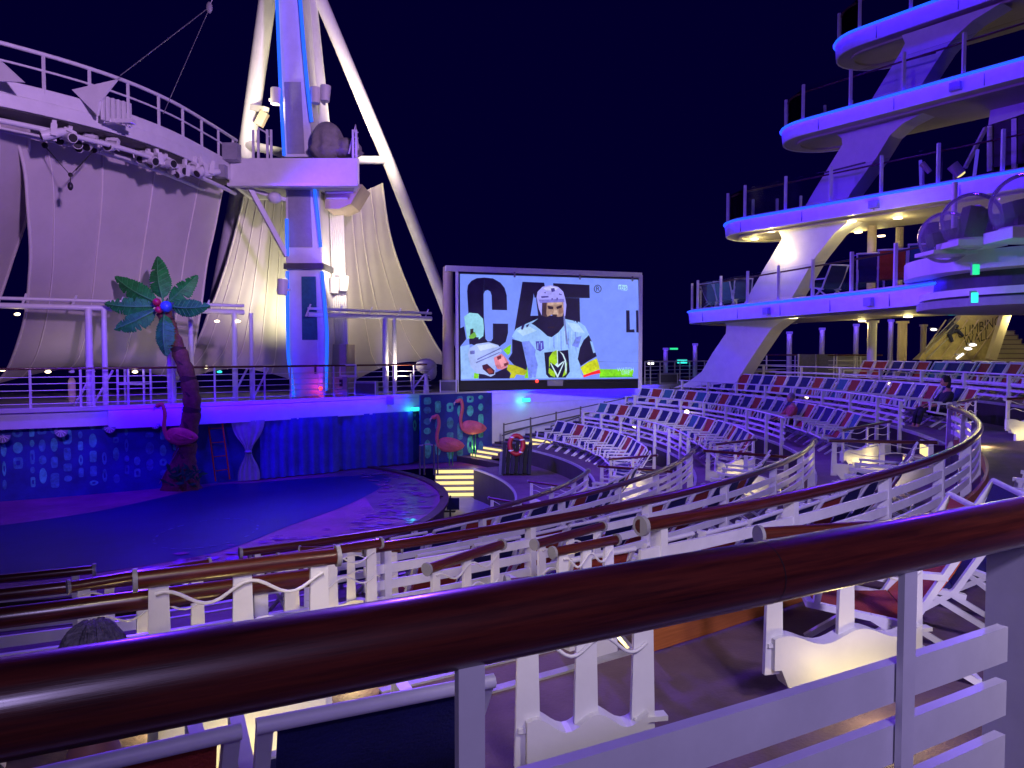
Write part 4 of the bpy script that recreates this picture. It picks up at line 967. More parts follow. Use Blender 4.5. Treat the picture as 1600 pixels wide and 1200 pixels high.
b = MB(); b.ell(U(110, 273, 20.4), 0.06, 8, 6); obj('joint', b, 'black', t)
b = MB(); b.tube([U(70, 228, 20.2), U(110, 274, 20.4), U(145, 236, 20.8)], 0.014, 5); b.tube([U(110, 274, 20.4), U(110, 286, 20.4)], 0.014, 5); b.bar(U(118, 266, 20.45), U(144, 238, 20.8), 0.03, 0.03); obj('wire', b, 'black', t)
t = wroot('stay_cable', U(188, 118, 20.6), 'thin stay cable from the bridge railing up to a pulley', 'cable', 'stay cables above the bridge')
b = MB(); b.tube([U(188, 118, 20.6), U(326, 12, 24)], 0.013, 5); b.tube([U(326, 12, 24), U(345, -30, 24)], 0.013, 5); obj('wire', b, 'ropes', t)
b = MB(); b.ell(U(327, 12, 24), (0.10, 0.06, 0.18), 10, 8); obj('pulley', b, 'grey', t)
t = wroot('stay_cable', U(262, 170, 22.4), 'second thin stay cable dropping from the pulley to the girder', 'cable', 'stay cables above the bridge')
b = MB(); b.tube([U(255, 178, 22.4), U(326, 16, 24)], 0.011, 5); obj('wire', b, 'ropes', t)

# ================================================================== BIG SCREEN
SA = U(719, 520, 31.0); SB = U(998.5, 520, 33.4); SA.z = SB.z = 0
sd = (SB - SA).normalized(); sn = Vector((sd.y, -sd.x, 0))
def SP(px, py, off=0.0): return VP(px, py, SA, (sd.x, sd.y)) + sn * off
t = wroot('video_screen', V3(1.7, 32.2, 0), 'huge lit video screen showing an ice hockey broadcast', 'screen')
def scr(name, polys, rgb, off, k=1.0):
    if len(polys) > 1 and name not in ('registered_ring', 'patch_lines', 'helmet_vents', 'helmet_stripes', 'shoulder_marks', 'crest_line', 'crest_gold'):
        for pl in polys: o = scr(name, [pl], rgb, off, k)
        return o
    b = MB()
    for poly in polys: b.face([SP(x, y, off) for x, y in poly][::-1])
    key = 'scr%d_%d_%d' % rgb
    if key not in M: M[key] = video('screen_' + name, lin(*rgb), k, 0.22 if sum(rgb) < 560 else 0.10)
    o = obj(name, b, key, disp)
    if name == 'registered_ring': o['kind'] = 'stuff'
    return o
b = MB(); b.prism([SP(717, 426), SP(998, 435), SP(1001, 593), SP(719, 596)][::-1], sn * -0.3); obj('housing', b, 'darkgrey', t)
b = MB(); b.face([SP(718.5, 428, 0.01), SP(997, 437, 0.01), SP(1000, 591.5, 0.01), SP(720, 594.5, 0.01)][::-1]); disp = obj('display', b, video('screen_sky_blue', lin(120, 146, 255), 1.0, 0.05), t)
def A(l): return [(700 + x / 6, 410 + y / 6) for x, y in l]
def B(l): return [(830 + x / 6, 410 + y / 6) for x, y in l]
blk = (16, 6, 52)
scr('letters', [A([(178, 270), (185, 215), (220, 172), (270, 148), (340, 142), (332, 290), (335, 500), (350, 715), (372, 742), (300, 800), (205, 760), (195, 560)]), A([(340, 142), (420, 150), (490, 190), (530, 240), (550, 310), (553, 448), (412, 445), (408, 310), (395, 272), (370, 258), (345, 268), (332, 300)]),
                A([(420, 573), (562, 575), (562, 660), (540, 745), (480, 790), (300, 800), (372, 742), (405, 738), (420, 715)]),
                A([(697, 182), (805, 186), (800, 320), (772, 502), (765, 640), (622, 640)]), A([(805, 186), (900, 190), (960, 500), (930, 640), (765, 640), (772, 502), (845, 502)]), B([(0, 500), (70, 500), (90, 640), (0, 640)]), B([(0, 190), (118, 190), (130, 330), (60, 330), (30, 330)]),
                B([(205, 195), (545, 212), (548, 335), (205, 330)]), B([(205, 330), (452, 335), (458, 570), (280, 570)]), B([(888, 450), (920, 450), (924, 630), (965, 628), (968, 656), (890, 656)]), B([(980, 450), (1003, 450), (1006, 656), (984, 656)])], blk, 0.014)
n = 20
ringp = []
for i in range(n):
    a0, a1 = 2 * PI * i / n, 2 * PI * (i + 1) / n
    ringp.append(B([(622 + 36 * math.cos(a0), 248 + 38 * math.sin(a0)), (622 + 36 * math.cos(a1), 248 + 38 * math.sin(a1)), (622 + 29 * math.cos(a1), 248 + 31 * math.sin(a1)), (622 + 29 * math.cos(a0), 248 + 31 * math.sin(a0))]))
def scr_text(name, txt, cx, cy, hpx, rgb, off, sx=1.0):
    vs, fs = font_mesh(txt, 1.0); b = MB(); b.add([SP(cx + v.x * hpx * 1.38 * sx, cy - v.y * hpx * 1.38, off) for v in vs], fs); return obj(name, b, emit('screen_' + name, lin(*rgb), 1.0), disp)
scr('registered_ring', ringp, blk, 0.014); scr_text('registered_letter', 'R', 933.7, 451.5, 7.5, blk, 0.016)
cyan = (170, 225, 255)
scr('channel_badge', [B([(822, 208), (893, 212), (900, 222), (900, 258), (892, 264), (826, 258), (816, 250), (816, 216)])], cyan, 0.014); scr_text('channel_letters', 'tbs', 973, 449.5, 8, (100, 120, 235), 0.017)
scr('ice_board', [B([(640, 1000), (950, 1003), (960, 1020), (945, 1065), (640, 1070)])], (130, 225, 0), 0.014)
scr_text('caption_watch', 'WATCH', 977, 577.5, 6.0, cyan, 0.02, 0.85); scr_text('caption_live', 'LIVE', 977, 582.5, 6.0, cyan, 0.02, 0.85)
jer = (150, 190, 255)
# smaller players at the lower corner
scr('rear_player', [A([(150, 510), (200, 472), (280, 480), (328, 530), (336, 620), (330, 690), (290, 722), (255, 690), (235, 640), (215, 700), (180, 720), (165, 620)])], (150, 215, 240), 0.016)
scr('rear_shadow', [A([(110, 620), (150, 600), (170, 720), (112, 790)]), A([(195, 720), (285, 700), (290, 750), (200, 770)])], blk, 0.018)
scr('rear_visor', [A([(208, 625), (238, 620), (232, 700), (205, 700)])], (50, 40, 30), 0.019)
scr('rear_green', [A([(195, 690), (250, 650), (268, 690), (240, 712), (200, 715)])], (120, 190, 60), 0.020)
scr('near_jersey', [A([(115, 790), (200, 770), (215, 960), (290, 1060), (270, 1092), (122, 1094)])], jer, 0.018)
scr('near_dark', [A([(118, 930), (142, 960), (142, 1020), (120, 1060)]), A([(288, 1040), (450, 1030), (560, 980), (590, 1060), (580, 1088), (288, 1090)]), A([(600, 720), (690, 740), (750, 960), (740, 1010), (640, 985), (565, 905), (600, 850)])], blk, 0.017)
scr('green_patch', [A([(245, 1035), (288, 1045), (284, 1088), (240, 1088)]), A([(515, 820), (590, 768), (582, 850), (560, 870)]), A([(745, 965), (752, 1085), (715, 1085)])], (140, 225, 0), 0.020)
scr('near_helmet', [A([(185, 860), (205, 800), (265, 765), (380, 748), (470, 775), (505, 830), (470, 870), (425, 895), (445, 980), (440, 1050), (400, 1072), (340, 1050), (270, 1040), (210, 975)])], (170, 190, 255), 0.021)
scr('helmet_stripes', [A([(270, 905), (490, 800), (495, 808), (275, 915)]), A([(260, 935), (480, 840), (484, 848), (264, 945)]), A([(205, 830), (250, 825), (248, 860), (208, 862)])], (105, 110, 200), 0.023)
scr('ear_opening', [A([(318, 965), (365, 950), (435, 1012), (432, 1048), (385, 1052), (325, 1000)])], (60, 10, 40), 0.023); scr('ear', [A([(360, 1000), (400, 990), (425, 1030), (385, 1045)])], (150, 60, 50), 0.025)
scr('near_face', [A([(428, 893), (500, 855), (535, 890), (572, 940), (545, 985), (505, 1005), (462, 1000), (440, 960)])], (225, 130, 150), 0.023); scr('near_brow', [A([(455, 885), (495, 870), (498, 900), (465, 915)]), A([(520, 950), (560, 935), (568, 955), (530, 975)])], (110, 35, 45), 0.025)
scr('yellow_glove', [A([(560, 955), (610, 960), (700, 995), (742, 1015), (715, 1060), (640, 1050), (620, 1085), (575, 1085), (590, 1040), (550, 1005)])], (190, 190, 0), 0.022)
# tall bearded player
scr('jersey', [[(799.5, 526), (806, 514), (817, 508), (833, 501), (840, 498), (881, 498), (905, 503), (914, 510), (921, 524), (911, 531), (904, 557), (906, 575), (911, 590.5), (827, 591.5), (823, 570), (815, 534), (805, 531)]], (150, 192, 255), 0.021)
scr('jersey_shade', [A([(690, 745), (760, 735), (820, 820), (800, 960), (790, 1080), (755, 1085), (740, 960)]), B([(0, 780), (30, 850), (60, 960), (40, 1080), (20, 1080), (0, 960)]), B([(420, 700), (470, 690), (440, 800), (380, 780)])], (120, 140, 255), 0.0225)
scr('dark_sleeve', [B([(538, 682), (570, 750), (612, 880), (540, 920), (462, 972), (434, 905), (455, 800), (490, 730)])], blk, 0.024)
scr('sleeve_number', [B([(548, 735), (572, 745), (600, 845), (580, 850)])], jer, 0.026)
scr('shoulder_marks', [B([(388, 540), (410, 540), (402, 560)]), B([(415, 548), (440, 552), (428, 572)]), A([(690, 590), (720, 580), (700, 630), (682, 628)]), A([(730, 590), (760, 575), (750, 600), (735, 612)])], (40, 30, 100), 0.024)
scr('yellow_cuff', [B([(612, 898), (628, 940), (642, 1000), (560, 1030), (490, 1055), (458, 985), (530, 935)])], (215, 225, 0), 0.024); scr('red_cuff_band', [B([(640, 1005), (648, 1038), (560, 1055), (492, 1078), (482, 1060), (560, 1030)])], (255, 30, 20), 0.026)
scr('beard', [B([(96, 500), (300, 498), (306, 590), (255, 655), (190, 702), (150, 690), (95, 640), (30, 590), (0, 575), (60, 530)])], blk, 0.026)
scr('face', [B([(104, 372), (300, 368), (302, 470), (290, 505), (250, 512), (190, 490), (140, 512), (108, 500)])], (175, 140, 125), 0.027)
scr('face_shade', [B([(104, 372), (145, 372), (140, 480), (150, 512), (108, 505)])], (70, 45, 60), 0.0275)
scr('eyes', [B([(148, 405), (205, 415), (205, 440), (160, 438)]), B([(232, 418), (285, 398), (285, 425), (240, 438)]), B([(195, 488), (240, 488), (238, 505), (198, 505)]), B([(150, 605), (215, 600), (215, 616), (155, 618)])], (45, 20, 35), 0.029)
scr('helmet', [B([(48, 330), (58, 275), (105, 228), (180, 213), (250, 230), (298, 275), (318, 345), (328, 400), (318, 500), (304, 510), (300, 372), (100, 378), (98, 500), (70, 440)])], (165, 160, 255), 0.028)
scr('helmet_vents', [B([(90, 318), (160, 314), (160, 328), (95, 334)]), B([(115, 285), (135, 275), (132, 290)]), B([(188, 335), (200, 335), (200, 350), (188, 350)]), B([(235, 332), (247, 332), (247, 350), (235, 350)]), B([(182, 245), (215, 240), (222, 270), (190, 280)]), B([(258, 290), (285, 300), (282, 310), (258, 302)])], (70, 60, 160), 0.030)
scr('chin_strap', [B([(300, 510), (314, 505), (342, 770), (326, 770)])], (110, 120, 200), 0.030)
scr('patch', [B([(40, 740), (112, 735), (118, 810), (82, 835), (48, 815)])], (75, 65, 190), 0.024); scr('patch_lines', [B([(56, 755), (64, 755), (64, 815), (56, 812)]), B([(90, 755), (98, 755), (98, 812), (90, 815)]), B([(72, 742), (82, 742), (80, 770)])], jer, 0.026)
for i in range(9):
    x = 170 + 34 * i; scr('jersey_fold', [B([(x, 640 + 9 * (i % 3)), (x + 9, 640), (x + 4 + 12 * (i % 2), 800 + 20 * (i % 4)), (x + 1, 790)])], (128, 158, 255) if i % 2 else (172, 208, 255), 0.0215)
scr('cheek', [B([(215, 440), (240, 445), (250, 490), (200, 485)])], (215, 180, 160), 0.0278); scr('cheek', [B([(255, 430), (296, 425), (296, 470), (262, 490)])], (150, 110, 100), 0.0278)
scr('forehead', [B([(150, 374), (290, 371), (285, 392), (160, 400)])], (205, 170, 150), 0.0278)
scr('helmet_light', [B([(110, 240), (180, 222), (250, 240), (230, 262), (140, 264)])], (200, 198, 255), 0.0285); scr('helmet_shadow', [B([(70, 350), (305, 342), (308, 372), (78, 380)])], (125, 118, 220), 0.0288)
scr('shoulder_light', [A([(640, 640), (760, 600), (830, 640), (700, 690)])], (180, 216, 255), 0.0218); scr('shoulder_light', [B([(330, 560), (440, 580), (500, 660), (400, 650)])], (180, 216, 255), 0.0218)
scr('board_line', [B([(345, 920), (1003, 935), (1003, 941), (345, 926)])], (105, 128, 240), 0.0125); scr('ice_edge', [B([(640, 1066), (945, 1062), (960, 1075), (640, 1082)])], (90, 190, 10), 0.015)
scr('near_cheek', [A([(470, 900), (520, 880), (545, 940), (500, 985)])], (250, 165, 180), 0.0238); scr('near_helmet_light', [A([(270, 780), (400, 762), (470, 790), (300, 830)])], (205, 220, 255), 0.0222)
gold = (165, 215, 0)
scr('crest', [B([(120, 845), (345, 820), (352, 920), (360, 1025), (320, 1080), (165, 1080), (138, 1050)])], blk, 0.024)
scr('crest_gold', [B([(165, 890), (200, 838), (238, 822), (243, 935), (222, 965), (178, 935), (172, 975), (165, 980)]), B([(165, 985), (200, 1015), (228, 1042), (220, 1078), (180, 1060), (160, 1035)]), B([(290, 1075), (330, 1045), (335, 930), (310, 1010)])], gold, 0.026)
scr('crest_line', [B([(176, 945), (186, 945), (246, 1055), (306, 925), (318, 915), (250, 1078), (240, 1078)]), B([(238, 822), (246, 822), (250, 960), (300, 925), (300, 935), (248, 985), (220, 962), (242, 940)]), B([(262, 830), (300, 860), (325, 920), (332, 1010), (322, 1045), (316, 1010), (312, 920), (290, 868)])], (210, 240, 255), 0.028)
# frame of the screen
b = MB(); b.bar(SP(697, 419, -0.1), SP(1003, 430, -0.1), 0.25, 0.22); obj('top_beam', b, 'white', t)
b = MB(); a = SP(703, 416, -0.35); b.cyl(V3(a.x, a.y, 0), a, 0.26, 0.2, 16); obj('side_column', b, 'beige', t)
b = MB(); a = SP(714, 424, 0.0); b.bar(V3(a.x, a.y, 0), a, 0.09, 0.12, (1, 0, 0)); obj('side_frame', b, 'white', t)
b = MB(); a = SP(1001, 430, 0.0); b.bar(V3(a.x, a.y, 0), a, 0.12, 0.16, (1, 0, 0)); obj('side_frame', b, 'white', t)
for px in (804, 906, 988):
    b = MB(); b.bar(SP(px, 421 + (px - 700) * 0.037, 0.0), SP(px, 430 + (px - 700) * 0.033, 0.0), 0.08, 0.08, (1, 0, 0)); obj('bracket', b, 'grey', t)
b = MB(); b.prism([SP(718, 597, -0.05), SP(1001, 594, -0.05), SP(1001, 607, -0.05), SP(718, 610, -0.05)][::-1], sn * -0.3); obj('plinth', b, 'black', t)
b = MB(); b.prism([SP(855, 594, 0.02), SP(880, 594, 0.02), SP(879, 603, 0.02), SP(856, 603, 0.02)][::-1], sn * -0.08); obj('camera_box', b, 'grey', t)
b = MB(); b.ell(SP(838, 595.5, 0.08), 0.07, 8, 6); obj('red_lamp', b, 'redlamp', t)
# ================================================================== STAGE PROPS
def edge_d(px, o): q = edge_at(px); return edge_off(q[0], q[1], o).y
PD = edge_d(290, 0.55)
zp = ZS + 0.22
t = wroot('palm_prop', V3(U(288, 752, PD).x, PD, ZS), 'stage prop palm with leaning banded trunk and seven teal leaves', 'palm prop')
b = MB(); tp = smooth([U(284, 768, PD), U(290, 720, PD), U(293, 680, PD), U(300, 640, PD), U(296, 600, PD), U(284, 560, PD), U(270, 525, PD), U(256, 488, PD)], 5)
n = len(tp); rr = [0.30 - 0.115 * min(1, i / (n - 1) * 1.2) + 0.045 * ((i % 3) / 2) for i in range(n)]
b.tube(tp, rr, 14); tr = obj('trunk', b, 'bark', t)
for i in range(3, n - 1, 3):
    d = (tp[i + 1] - tp[i]).normalized(); b = MB(); s = V3(0.10, 0, 0.12 * (1 if i % 2 else -1)); b.tube([tp[i] - d * 0.05 - s * 0.3, tp[i] + d * 0.06 + s * 0.3], [rr[i] + 0.035, rr[i] + 0.02], 14); obj('bark_ring', b, 'bark2', tr)
b = MB(); c = U(284, 750, PD)
zb0 = ZS + 0.0; c0 = U(285, 760, PD)
vs = []; hs = [0, 0.15, 0.35, 0.6, 0.85, 1.1, 1.3]; rs_ = [0.62, 0.60, 0.54, 0.46, 0.38, 0.31, 0.20]; rnd = random.Random(8)
for h, r in zip(hs, rs_):
    for k in range(14):
        a = 2 * PI * k / 14; q = r * (1 + rnd.uniform(-0.10, 0.10)); vs.append(V3(c0.x - 0.05 + 0.10 * h + q * math.cos(a), c0.y + 0.6 * q * math.sin(a), zb0 + h))
b.add(vs, [(i * 14 + k, i * 14 + (k + 1) % 14, (i + 1) * 14 + (k + 1) % 14, (i + 1) * 14 + k) for i in range(6) for k in range(14)], 0, True); obj('rock_base', b, 'bark', t)
b = MB(); rnd = random.Random(2)
for k in range(46):
    q = U(rnd.uniform(264, 312), rnd.uniform(742, 764) - rnd.random() * 12, PD - 0.38 - rnd.random() * 0.25); a = rnd.uniform(0, PI); l = rnd.uniform(0.2, 0.42)
    e = q + V3(math.cos(a) * l, -0.06, abs(math.sin(a)) * l); s = V3(-math.sin(a), 0.2, math.cos(a)) * 0.05
    b.add([q, (q + e) / 2 + s, e, (q + e) / 2 - s], [(0, 1, 2, 3)])
o = obj('base_leaves', b, 'frond', t); o['kind'] = 'stuff'
cen = U(256, 479, PD - 0.15)
for (tx, ty, wd, k) in ((246, 400, 0.30, 0), (309, 430, 0.26, 1), (328, 478, 0.24, 2), (260, 557, 0.26, 3), (178, 515, 0.27, 4), (162, 474, 0.25, 5), (179, 432, 0.28, 6)):
    tip = U(tx, ty, PD - 0.15 + (0.35 if ty < 470 else -0.3)); d = (tip - cen); st = cen + d * 0.16; d = tip - st; L = d.length; dn = d.normalized(); nr = V3(0, -1, 0); sd_ = dn.cross(nr).normalized()
    b = MB(); m = 34; rnd = random.Random(k)
    top, lo = [], []
    for i in range(m + 1):
        s = i / m; wv = wd * (math.sin(PI * min(1, 0.06 + s * 0.94) ** 0.9) ** 0.7) * (1 - 0.22 * s) * 1.2 + 0.004
        jag = 0.93 if i % 2 else 1.06
        a_ = wv * jag * rnd.uniform(0.93, 1.04); c_ = wv * (2 - jag) * rnd.uniform(0.93, 1.04)
        if s > 0.35 and rnd.random() < 0.10: a_ *= 0.35
        if s > 0.35 and rnd.random() < 0.10: c_ *= 0.35
        top.append((s, a_)); lo.append((s, c_))
    def lp(s, wv, fold): return st + dn * (L * s) + sd_ * wv + V3(0, 0.10 * abs(wv) / wd + fold - 0.12 * math.sin(PI * s), -0.06 * math.sin(PI * s))
    for off in (0.0, 0.03):
        vs = [lp(s, 0, off) for s, _ in top] + [lp(s + 0.07 * (1 - s), a, off) for s, a in top] + [lp(s + 0.07 * (1 - s), -a, off) for s, a in lo]
        fs = []
        for i in range(m): fs += [(i, i + 1, m + 1 + i + 1, m + 1 + i), (i + 1, i, 2 * m + 2 + i, 2 * m + 2 + i + 1)]
        b.add(vs, fs)
    lf = obj('palm_leaf', b, 'frond', t)
    b = MB(); b.tube([lp(-0.1 + 1.08 * i / 6, 0, -0.015) for i in range(7)], [0.035 - 0.004 * i for i in range(7)], 6)
    for i in range(4, m, 4): b.bar(lp(top[i][0] - 0.05, 0.0, -0.012), lp(top[i][0] + 0.03, top[i][1] * 0.85, -0.012), 0.012, 0.012); b.bar(lp(top[i][0] - 0.05, 0.0, -0.012), lp(top[i][0] + 0.03, -top[i][1] * 0.8, -0.012), 0.012, 0.012)
    obj('rib', b, 'frond2', lf)
for px, py, r, mm in ((245, 472, 0.12, 'redball'), (248, 484, 0.11, 'redball'), (260, 479, 0.17, 'blueball')):
    b = MB(); b.ell(U(px, py, PD - 0.42), r, 14, 10); obj('ball', b, mm, t)
# props on the backdrop
def flamingo(body, head, d, s, label, legs=True):
    """body, head in pixels; s = size of the body in metres"""
    c = U(*body, d); h = U(*head, d - 0.05)
    t = wroot('flamingo_prop', V3(c.x, c.y, ZS), label, 'flamingo prop', 'pink flamingo props')
    b = MB(); n = 16; vs = []
    X = V3(1, 0, -0.06); Z = V3(0, 0, 1)
    for i in range(n + 1):
        u = -1 + 2 * i / n; hgt = 0.54 * (1 - abs(u) ** 2.2) ** 0.6 * (1 - 0.22 * u) + 0.001
        for k in range(10):
            a = 2 * PI * k / 10; vs.append(c + X * (u * s) + Z * (hgt * s * math.sin(a)) + V3(0, 0.16 * s * math.cos(a) * hgt * 2, 0))
    b.add(vs, [(i * 10 + k, i * 10 + 10 + k, i * 10 + 10 + (k + 1) % 10, i * 10 + (k + 1) % 10) for i in range(n) for k in range(10)], 0, True); obj('body', b, 'pink', t)
    b = MB(); b.ell(c + V3(0.12 * s, -0.15 * s, 0.06 * s), (0.62 * s, 0.07 * s, 0.30 * s), 16, 10); wg = obj('wing', b, 'pink', t)
    for q in range(4):
        b = MB(); b.tube([c + V3((-0.30 + 0.16 * q) * s, -0.215 * s, (0.20 - 0.05 * q) * s), c + V3((0.10 + 0.16 * q) * s, -0.215 * s, (0.02 - 0.05 * q) * s), c + V3((0.40 + 0.13 * q) * s, -0.17 * s, (-0.06 - 0.03 * q) * s)], 0.016, 6); obj('feather', b, 'pink', wg)
    b = MB(); base = c + V3(-s * 0.86, -0.02, -0.05 * s); fold = h + V3(0.30 * s, 0, -0.03 * s)
    b.tube(smooth([base + V3(0.2 * s, 0, -0.15 * s), base, base.lerp(fold, 0.35) + V3(-0.10 * s, 0, 0), base.lerp(fold, 0.75) + V3(0.05 * s, 0, 0), fold, fold + V3(-0.10 * s, 0, 0.13 * s), h], 4), 0.085 * s + 0.02, 8); obj('neck', b, 'pink', t)
    b = MB(); b.ell(h, (0.2 * s, 0.12 * s, 0.14 * s), 12, 8); hd = obj('head', b, 'pink', t)
    b = MB(); b.tube([h + V3(-0.12 * s, 0, -0.02 * s), h + V3(-0.26 * s, 0, -0.14 * s), h + V3(-0.25 * s, 0, -0.30 * s)], [0.07 * s, 0.055 * s, 0.012], 8); obj('beak', b, 'beak', hd)
    if legs:
        for dx in (-0.1, 0.14):
            b = MB(); b.tube([c + V3(dx * s, 0, -0.4 * s), V3(c.x + dx * s, c.y + 0.02, ZS + 0.02)], 0.018, 6); obj('leg', b, 'frond', t)
    return t
flamingo((284, 682), (247, 634), edge_d(284, 0.95), 0.50, 'pink flamingo prop in front of the palm trunk', False)
t = wroot('rope_ladder_prop', G(343, 752, ZS), 'thin orange ladder leaning beside the palm trunk', 'ladder')
d0 = edge_d(340, 0.02) + 0.12
for a, e in (((324, 652), (337, 752)), ((346, 651), (359, 749))):
    b = MB(); b.tube([U(*a, d0), U(*e, d0 - 0.35)], 0.022, 6); obj('stile', b, 'orange', t)
for s in (0.18, 0.4, 0.62, 0.84):
    b = MB(); p = U(324 + 13 * s, 652 + 100 * s, d0 - 0.35 * s); q = U(346 + 13 * s, 651 + 98 * s, d0 - 0.35 * s); b.tube([p, q], 0.014, 6); obj('rung', b, 'orange', t)
t = wroot('guy_cord', G(249, 756, ZS), 'pale slanting cord tied down beside the palm', 'cord')
b = MB(); b.tube([U(279, 700, PD - 0.3), U(249, 755, PD - 0.2)], 0.014, 5); obj('cord', b, 'ropes', t)
for n_, (px, py, r) in enumerate(((4, 680, 0.20), (95, 672, 0.19), (171, 667, 0.17), (242, 662, 0.15))):
    d = edge_d(max(px, 1), 0.04) - 0.05; c = U(px, py, d); t = wroot('hanging_shell', c, ['pale fan shell under the deck edge at the frame edge', 'pale fan shell hung above the widest printed stones', 'round pale shell hung where the fascia turns blue', 'dim round shell hung beside the flamingo neck'][n_], 'shell', 'pale shells hung under the deck edge')
    b = MB(); m = 16; b.prism([c + V3(r * math.cos(PI + PI * i / m), 0, r * math.sin(PI + PI * i / m) * 1.1) for i in range(m + 1)], (0, 0.04, 0)); obj('shell', b, 'curtain', t)
    b = MB()
    for i in range(1, 6): a = PI + PI * i / 6; b.bar(c + V3(0, -0.012, 0), c + V3(r * 0.95 * math.cos(a), -0.012, r * 1.02 * math.sin(a)), 0.02, 0.02)
    obj('rib', b, 'white', t)
# curtain tied in the middle
def drape(name, pxs, label, cat, mt, waist=None, amp=0.10, grp=None):
    d0 = edge_d((pxs[0] + pxs[1]) / 2, 0.0) - 0.06; x0 = U(pxs[0], 650, d0).x; x1 = U(pxs[1], 650, d0).x; zt = -0.62; z0 = ZS + 0.03; nv = 18; nu = 36
    t = wroot(name, V3((x0 + x1) / 2, d0, ZS), label, cat, grp); b = MB(); vs = []
    for j in range(nv + 1):
        v = j / nv; z = zt + (z0 - zt) * v
        k = 1.0 if waist is None else (1 - (1 - waist) * math.exp(-((v - 0.52) / 0.24) ** 2)) * (1 - 0.35 * v)
        for i in range(nu + 1):
            u = i / nu; xm = (x0 + x1) / 2; x = xm + (x0 + (x1 - x0) * u - xm) * k
            q = edge_at(800 + FPX * x / (d0)); yy = d0 if q is None else q[0].y * (1) - 0.02
            vs.append(V3(x, yy - 0.03 + amp * math.sin(u * PI * (9 if waist else 17) + 1.3 * math.sin(5 * u)) * (0.4 + 0.6 * v) - amp, z))
    b.add(vs, [(j * (nu + 1) + i, j * (nu + 1) + i + 1, (j + 1) * (nu + 1) + i + 1, (j + 1) * (nu + 1) + i) for j in range(nv) for i in range(nu)], 0, True); obj('cloth', b, mt, t)
    if waist:
        b = MB(); zz = zt + (z0 - zt) * 0.52; b.ell(V3((x0 + x1) / 2, d0 - 0.05, zz), (abs(x1 - x0) / 2 * waist * 0.9 + 0.03, 0.12, 0.05), 12, 6); obj('tie_band', b, mt, t)
    return t
drape('tied_curtain', (366, 410), 'pale curtain gathered by a tie at its waist', 'curtain', 'curtain', 0.22, 0.03)
drape('stage_drape', (418, 520), 'dark blue pleated drape next to the tied pale curtain', 'curtain', 'drape', None, 0.09, 'dark drapes of the stage')
drape('stage_drape', (526, 640), 'dark blue pleated drape reaching to the dark gate', 'curtain', 'drape', None, 0.09, 'dark drapes of the stage')
# printed flamingo screen
FA, FB = U(656, 640, 28.6), U(768, 640, 30.4); FA.z = FB.z = 0
fd = (FB - FA).normalized(); fn = Vector((fd.y, -fd.x, 0)); FL = (FB - FA).length
t = wroot('printed_backdrop', V3((FA.x + FB.x) / 2, (FA.y + FB.y) / 2, ZS), 'deep blue cloth screen printed with teal stones behind two flamingos', 'backdrop')
b = MB(); b.box((FA + FB) / 2 + V3(0, 0, (0.0 + ZS) / 2), (FL, 0.08, 0.0 - ZS), (fd, fn, V3(0, 0, 1))); pb = obj('cloth', b, 'bstone', t)
b = MB(); rnd = random.Random(11); s = 0.1
while s < FL - 0.4:
    wdt = min(rnd.uniform(0.28, 0.5), FL - 0.12 - s); h = rnd.uniform(0.05, 0.25)
    while h < 2.35:
        hh = min(rnd.uniform(0.28, 0.7) * (1.2 if h < 0.8 else 0.9), 2.52 - h)
        c = FA + fd * (s + wdt / 2) + fn * 0.046 + V3(0, 0, ZS + h + hh / 2); e = rnd.choice([1, 1, 0.5])
        vs = []
        for k in range(16):
            a = 2 * PI * k / 16; cx = math.copysign(abs(math.cos(a)) ** e, math.cos(a)); cy = math.copysign(abs(math.sin(a)) ** e, math.sin(a)); vs.append(c + fd * (wdt * 0.42 * cx * rnd.uniform(0.92, 1.06)) + V3(0, 0, hh * 0.44 * cy))
        if rnd.random() < 0.25:
            inn = [c + (v - c) * 0.35 for v in vs]; b.add(vs + inn, [(k, (k + 1) % 16, 16 + (k + 1) % 16, 16 + k) for k in range(16)], 0)
        else: b.face(vs, 0 if rnd.random() < 0.75 else 1)
        h += hh + rnd.uniform(0.05, 0.16)
    s += wdt + rnd.uniform(0.08, 0.2)
o = obj('stone_print', b, ['stoneA', 'stoneB'], pb); o['kind'] = 'stuff'
flamingo((704, 695), (678, 652), 28.2, 0.52, 'coral flamingo prop lower on the printed screen')
flamingo((740, 668), (715, 627), 28.9, 0.50, 'coral flamingo prop higher on the printed screen')
def lamp_box(px, py, d, w_, h_, m, label, energy=0, col=(0.03, 0.9, 0.75)):
    c = U(px, py, d); t = wroot('sign_lamp', c, label, 'lamp', None)
    b = MB(); b.box(c, (w_, 0.06, h_)); obj('diffuser', b, m, t)
    b = MB(); b.box(c + V3(0, 0.06, h_ * 0.1), (w_ * 1.08, 0.06, h_ * 1.2)); obj('housing', b, 'grey', t)
    if energy: lamp('sign_glow', 'POINT', c + V3(0, -0.25, -0.05), energy, col, None, 0.08)
lamp_box(645, 639, edge_d(645, 0.16), 0.70, 0.13, 'teallamp', 'long teal strip lamp under the blue fascia beside the printed screen', 3)
lamp_box(821, 625, edge_d(821, 0.12), 0.42, 0.16, 'teallamp', 'small teal sign lamp on the white stair wall', 5)
lamp_box(1066, 565, 40.2, 0.50, 0.18, 'teallamp', 'teal sign lamp behind the railing before the white pylon', 2)
lamp_box(1053, 545, 44, 0.45, 0.1, 'greenlamp', 'tiny green lamp in the dark above the teal sign')
lamp_box(1017, 567, 40.5, 0.30, 0.17, 'whitelamp', 'small white lamp behind the railing beside the screen')
b = MB(); c = U(651, 620, edge_d(621, 0.12)); 
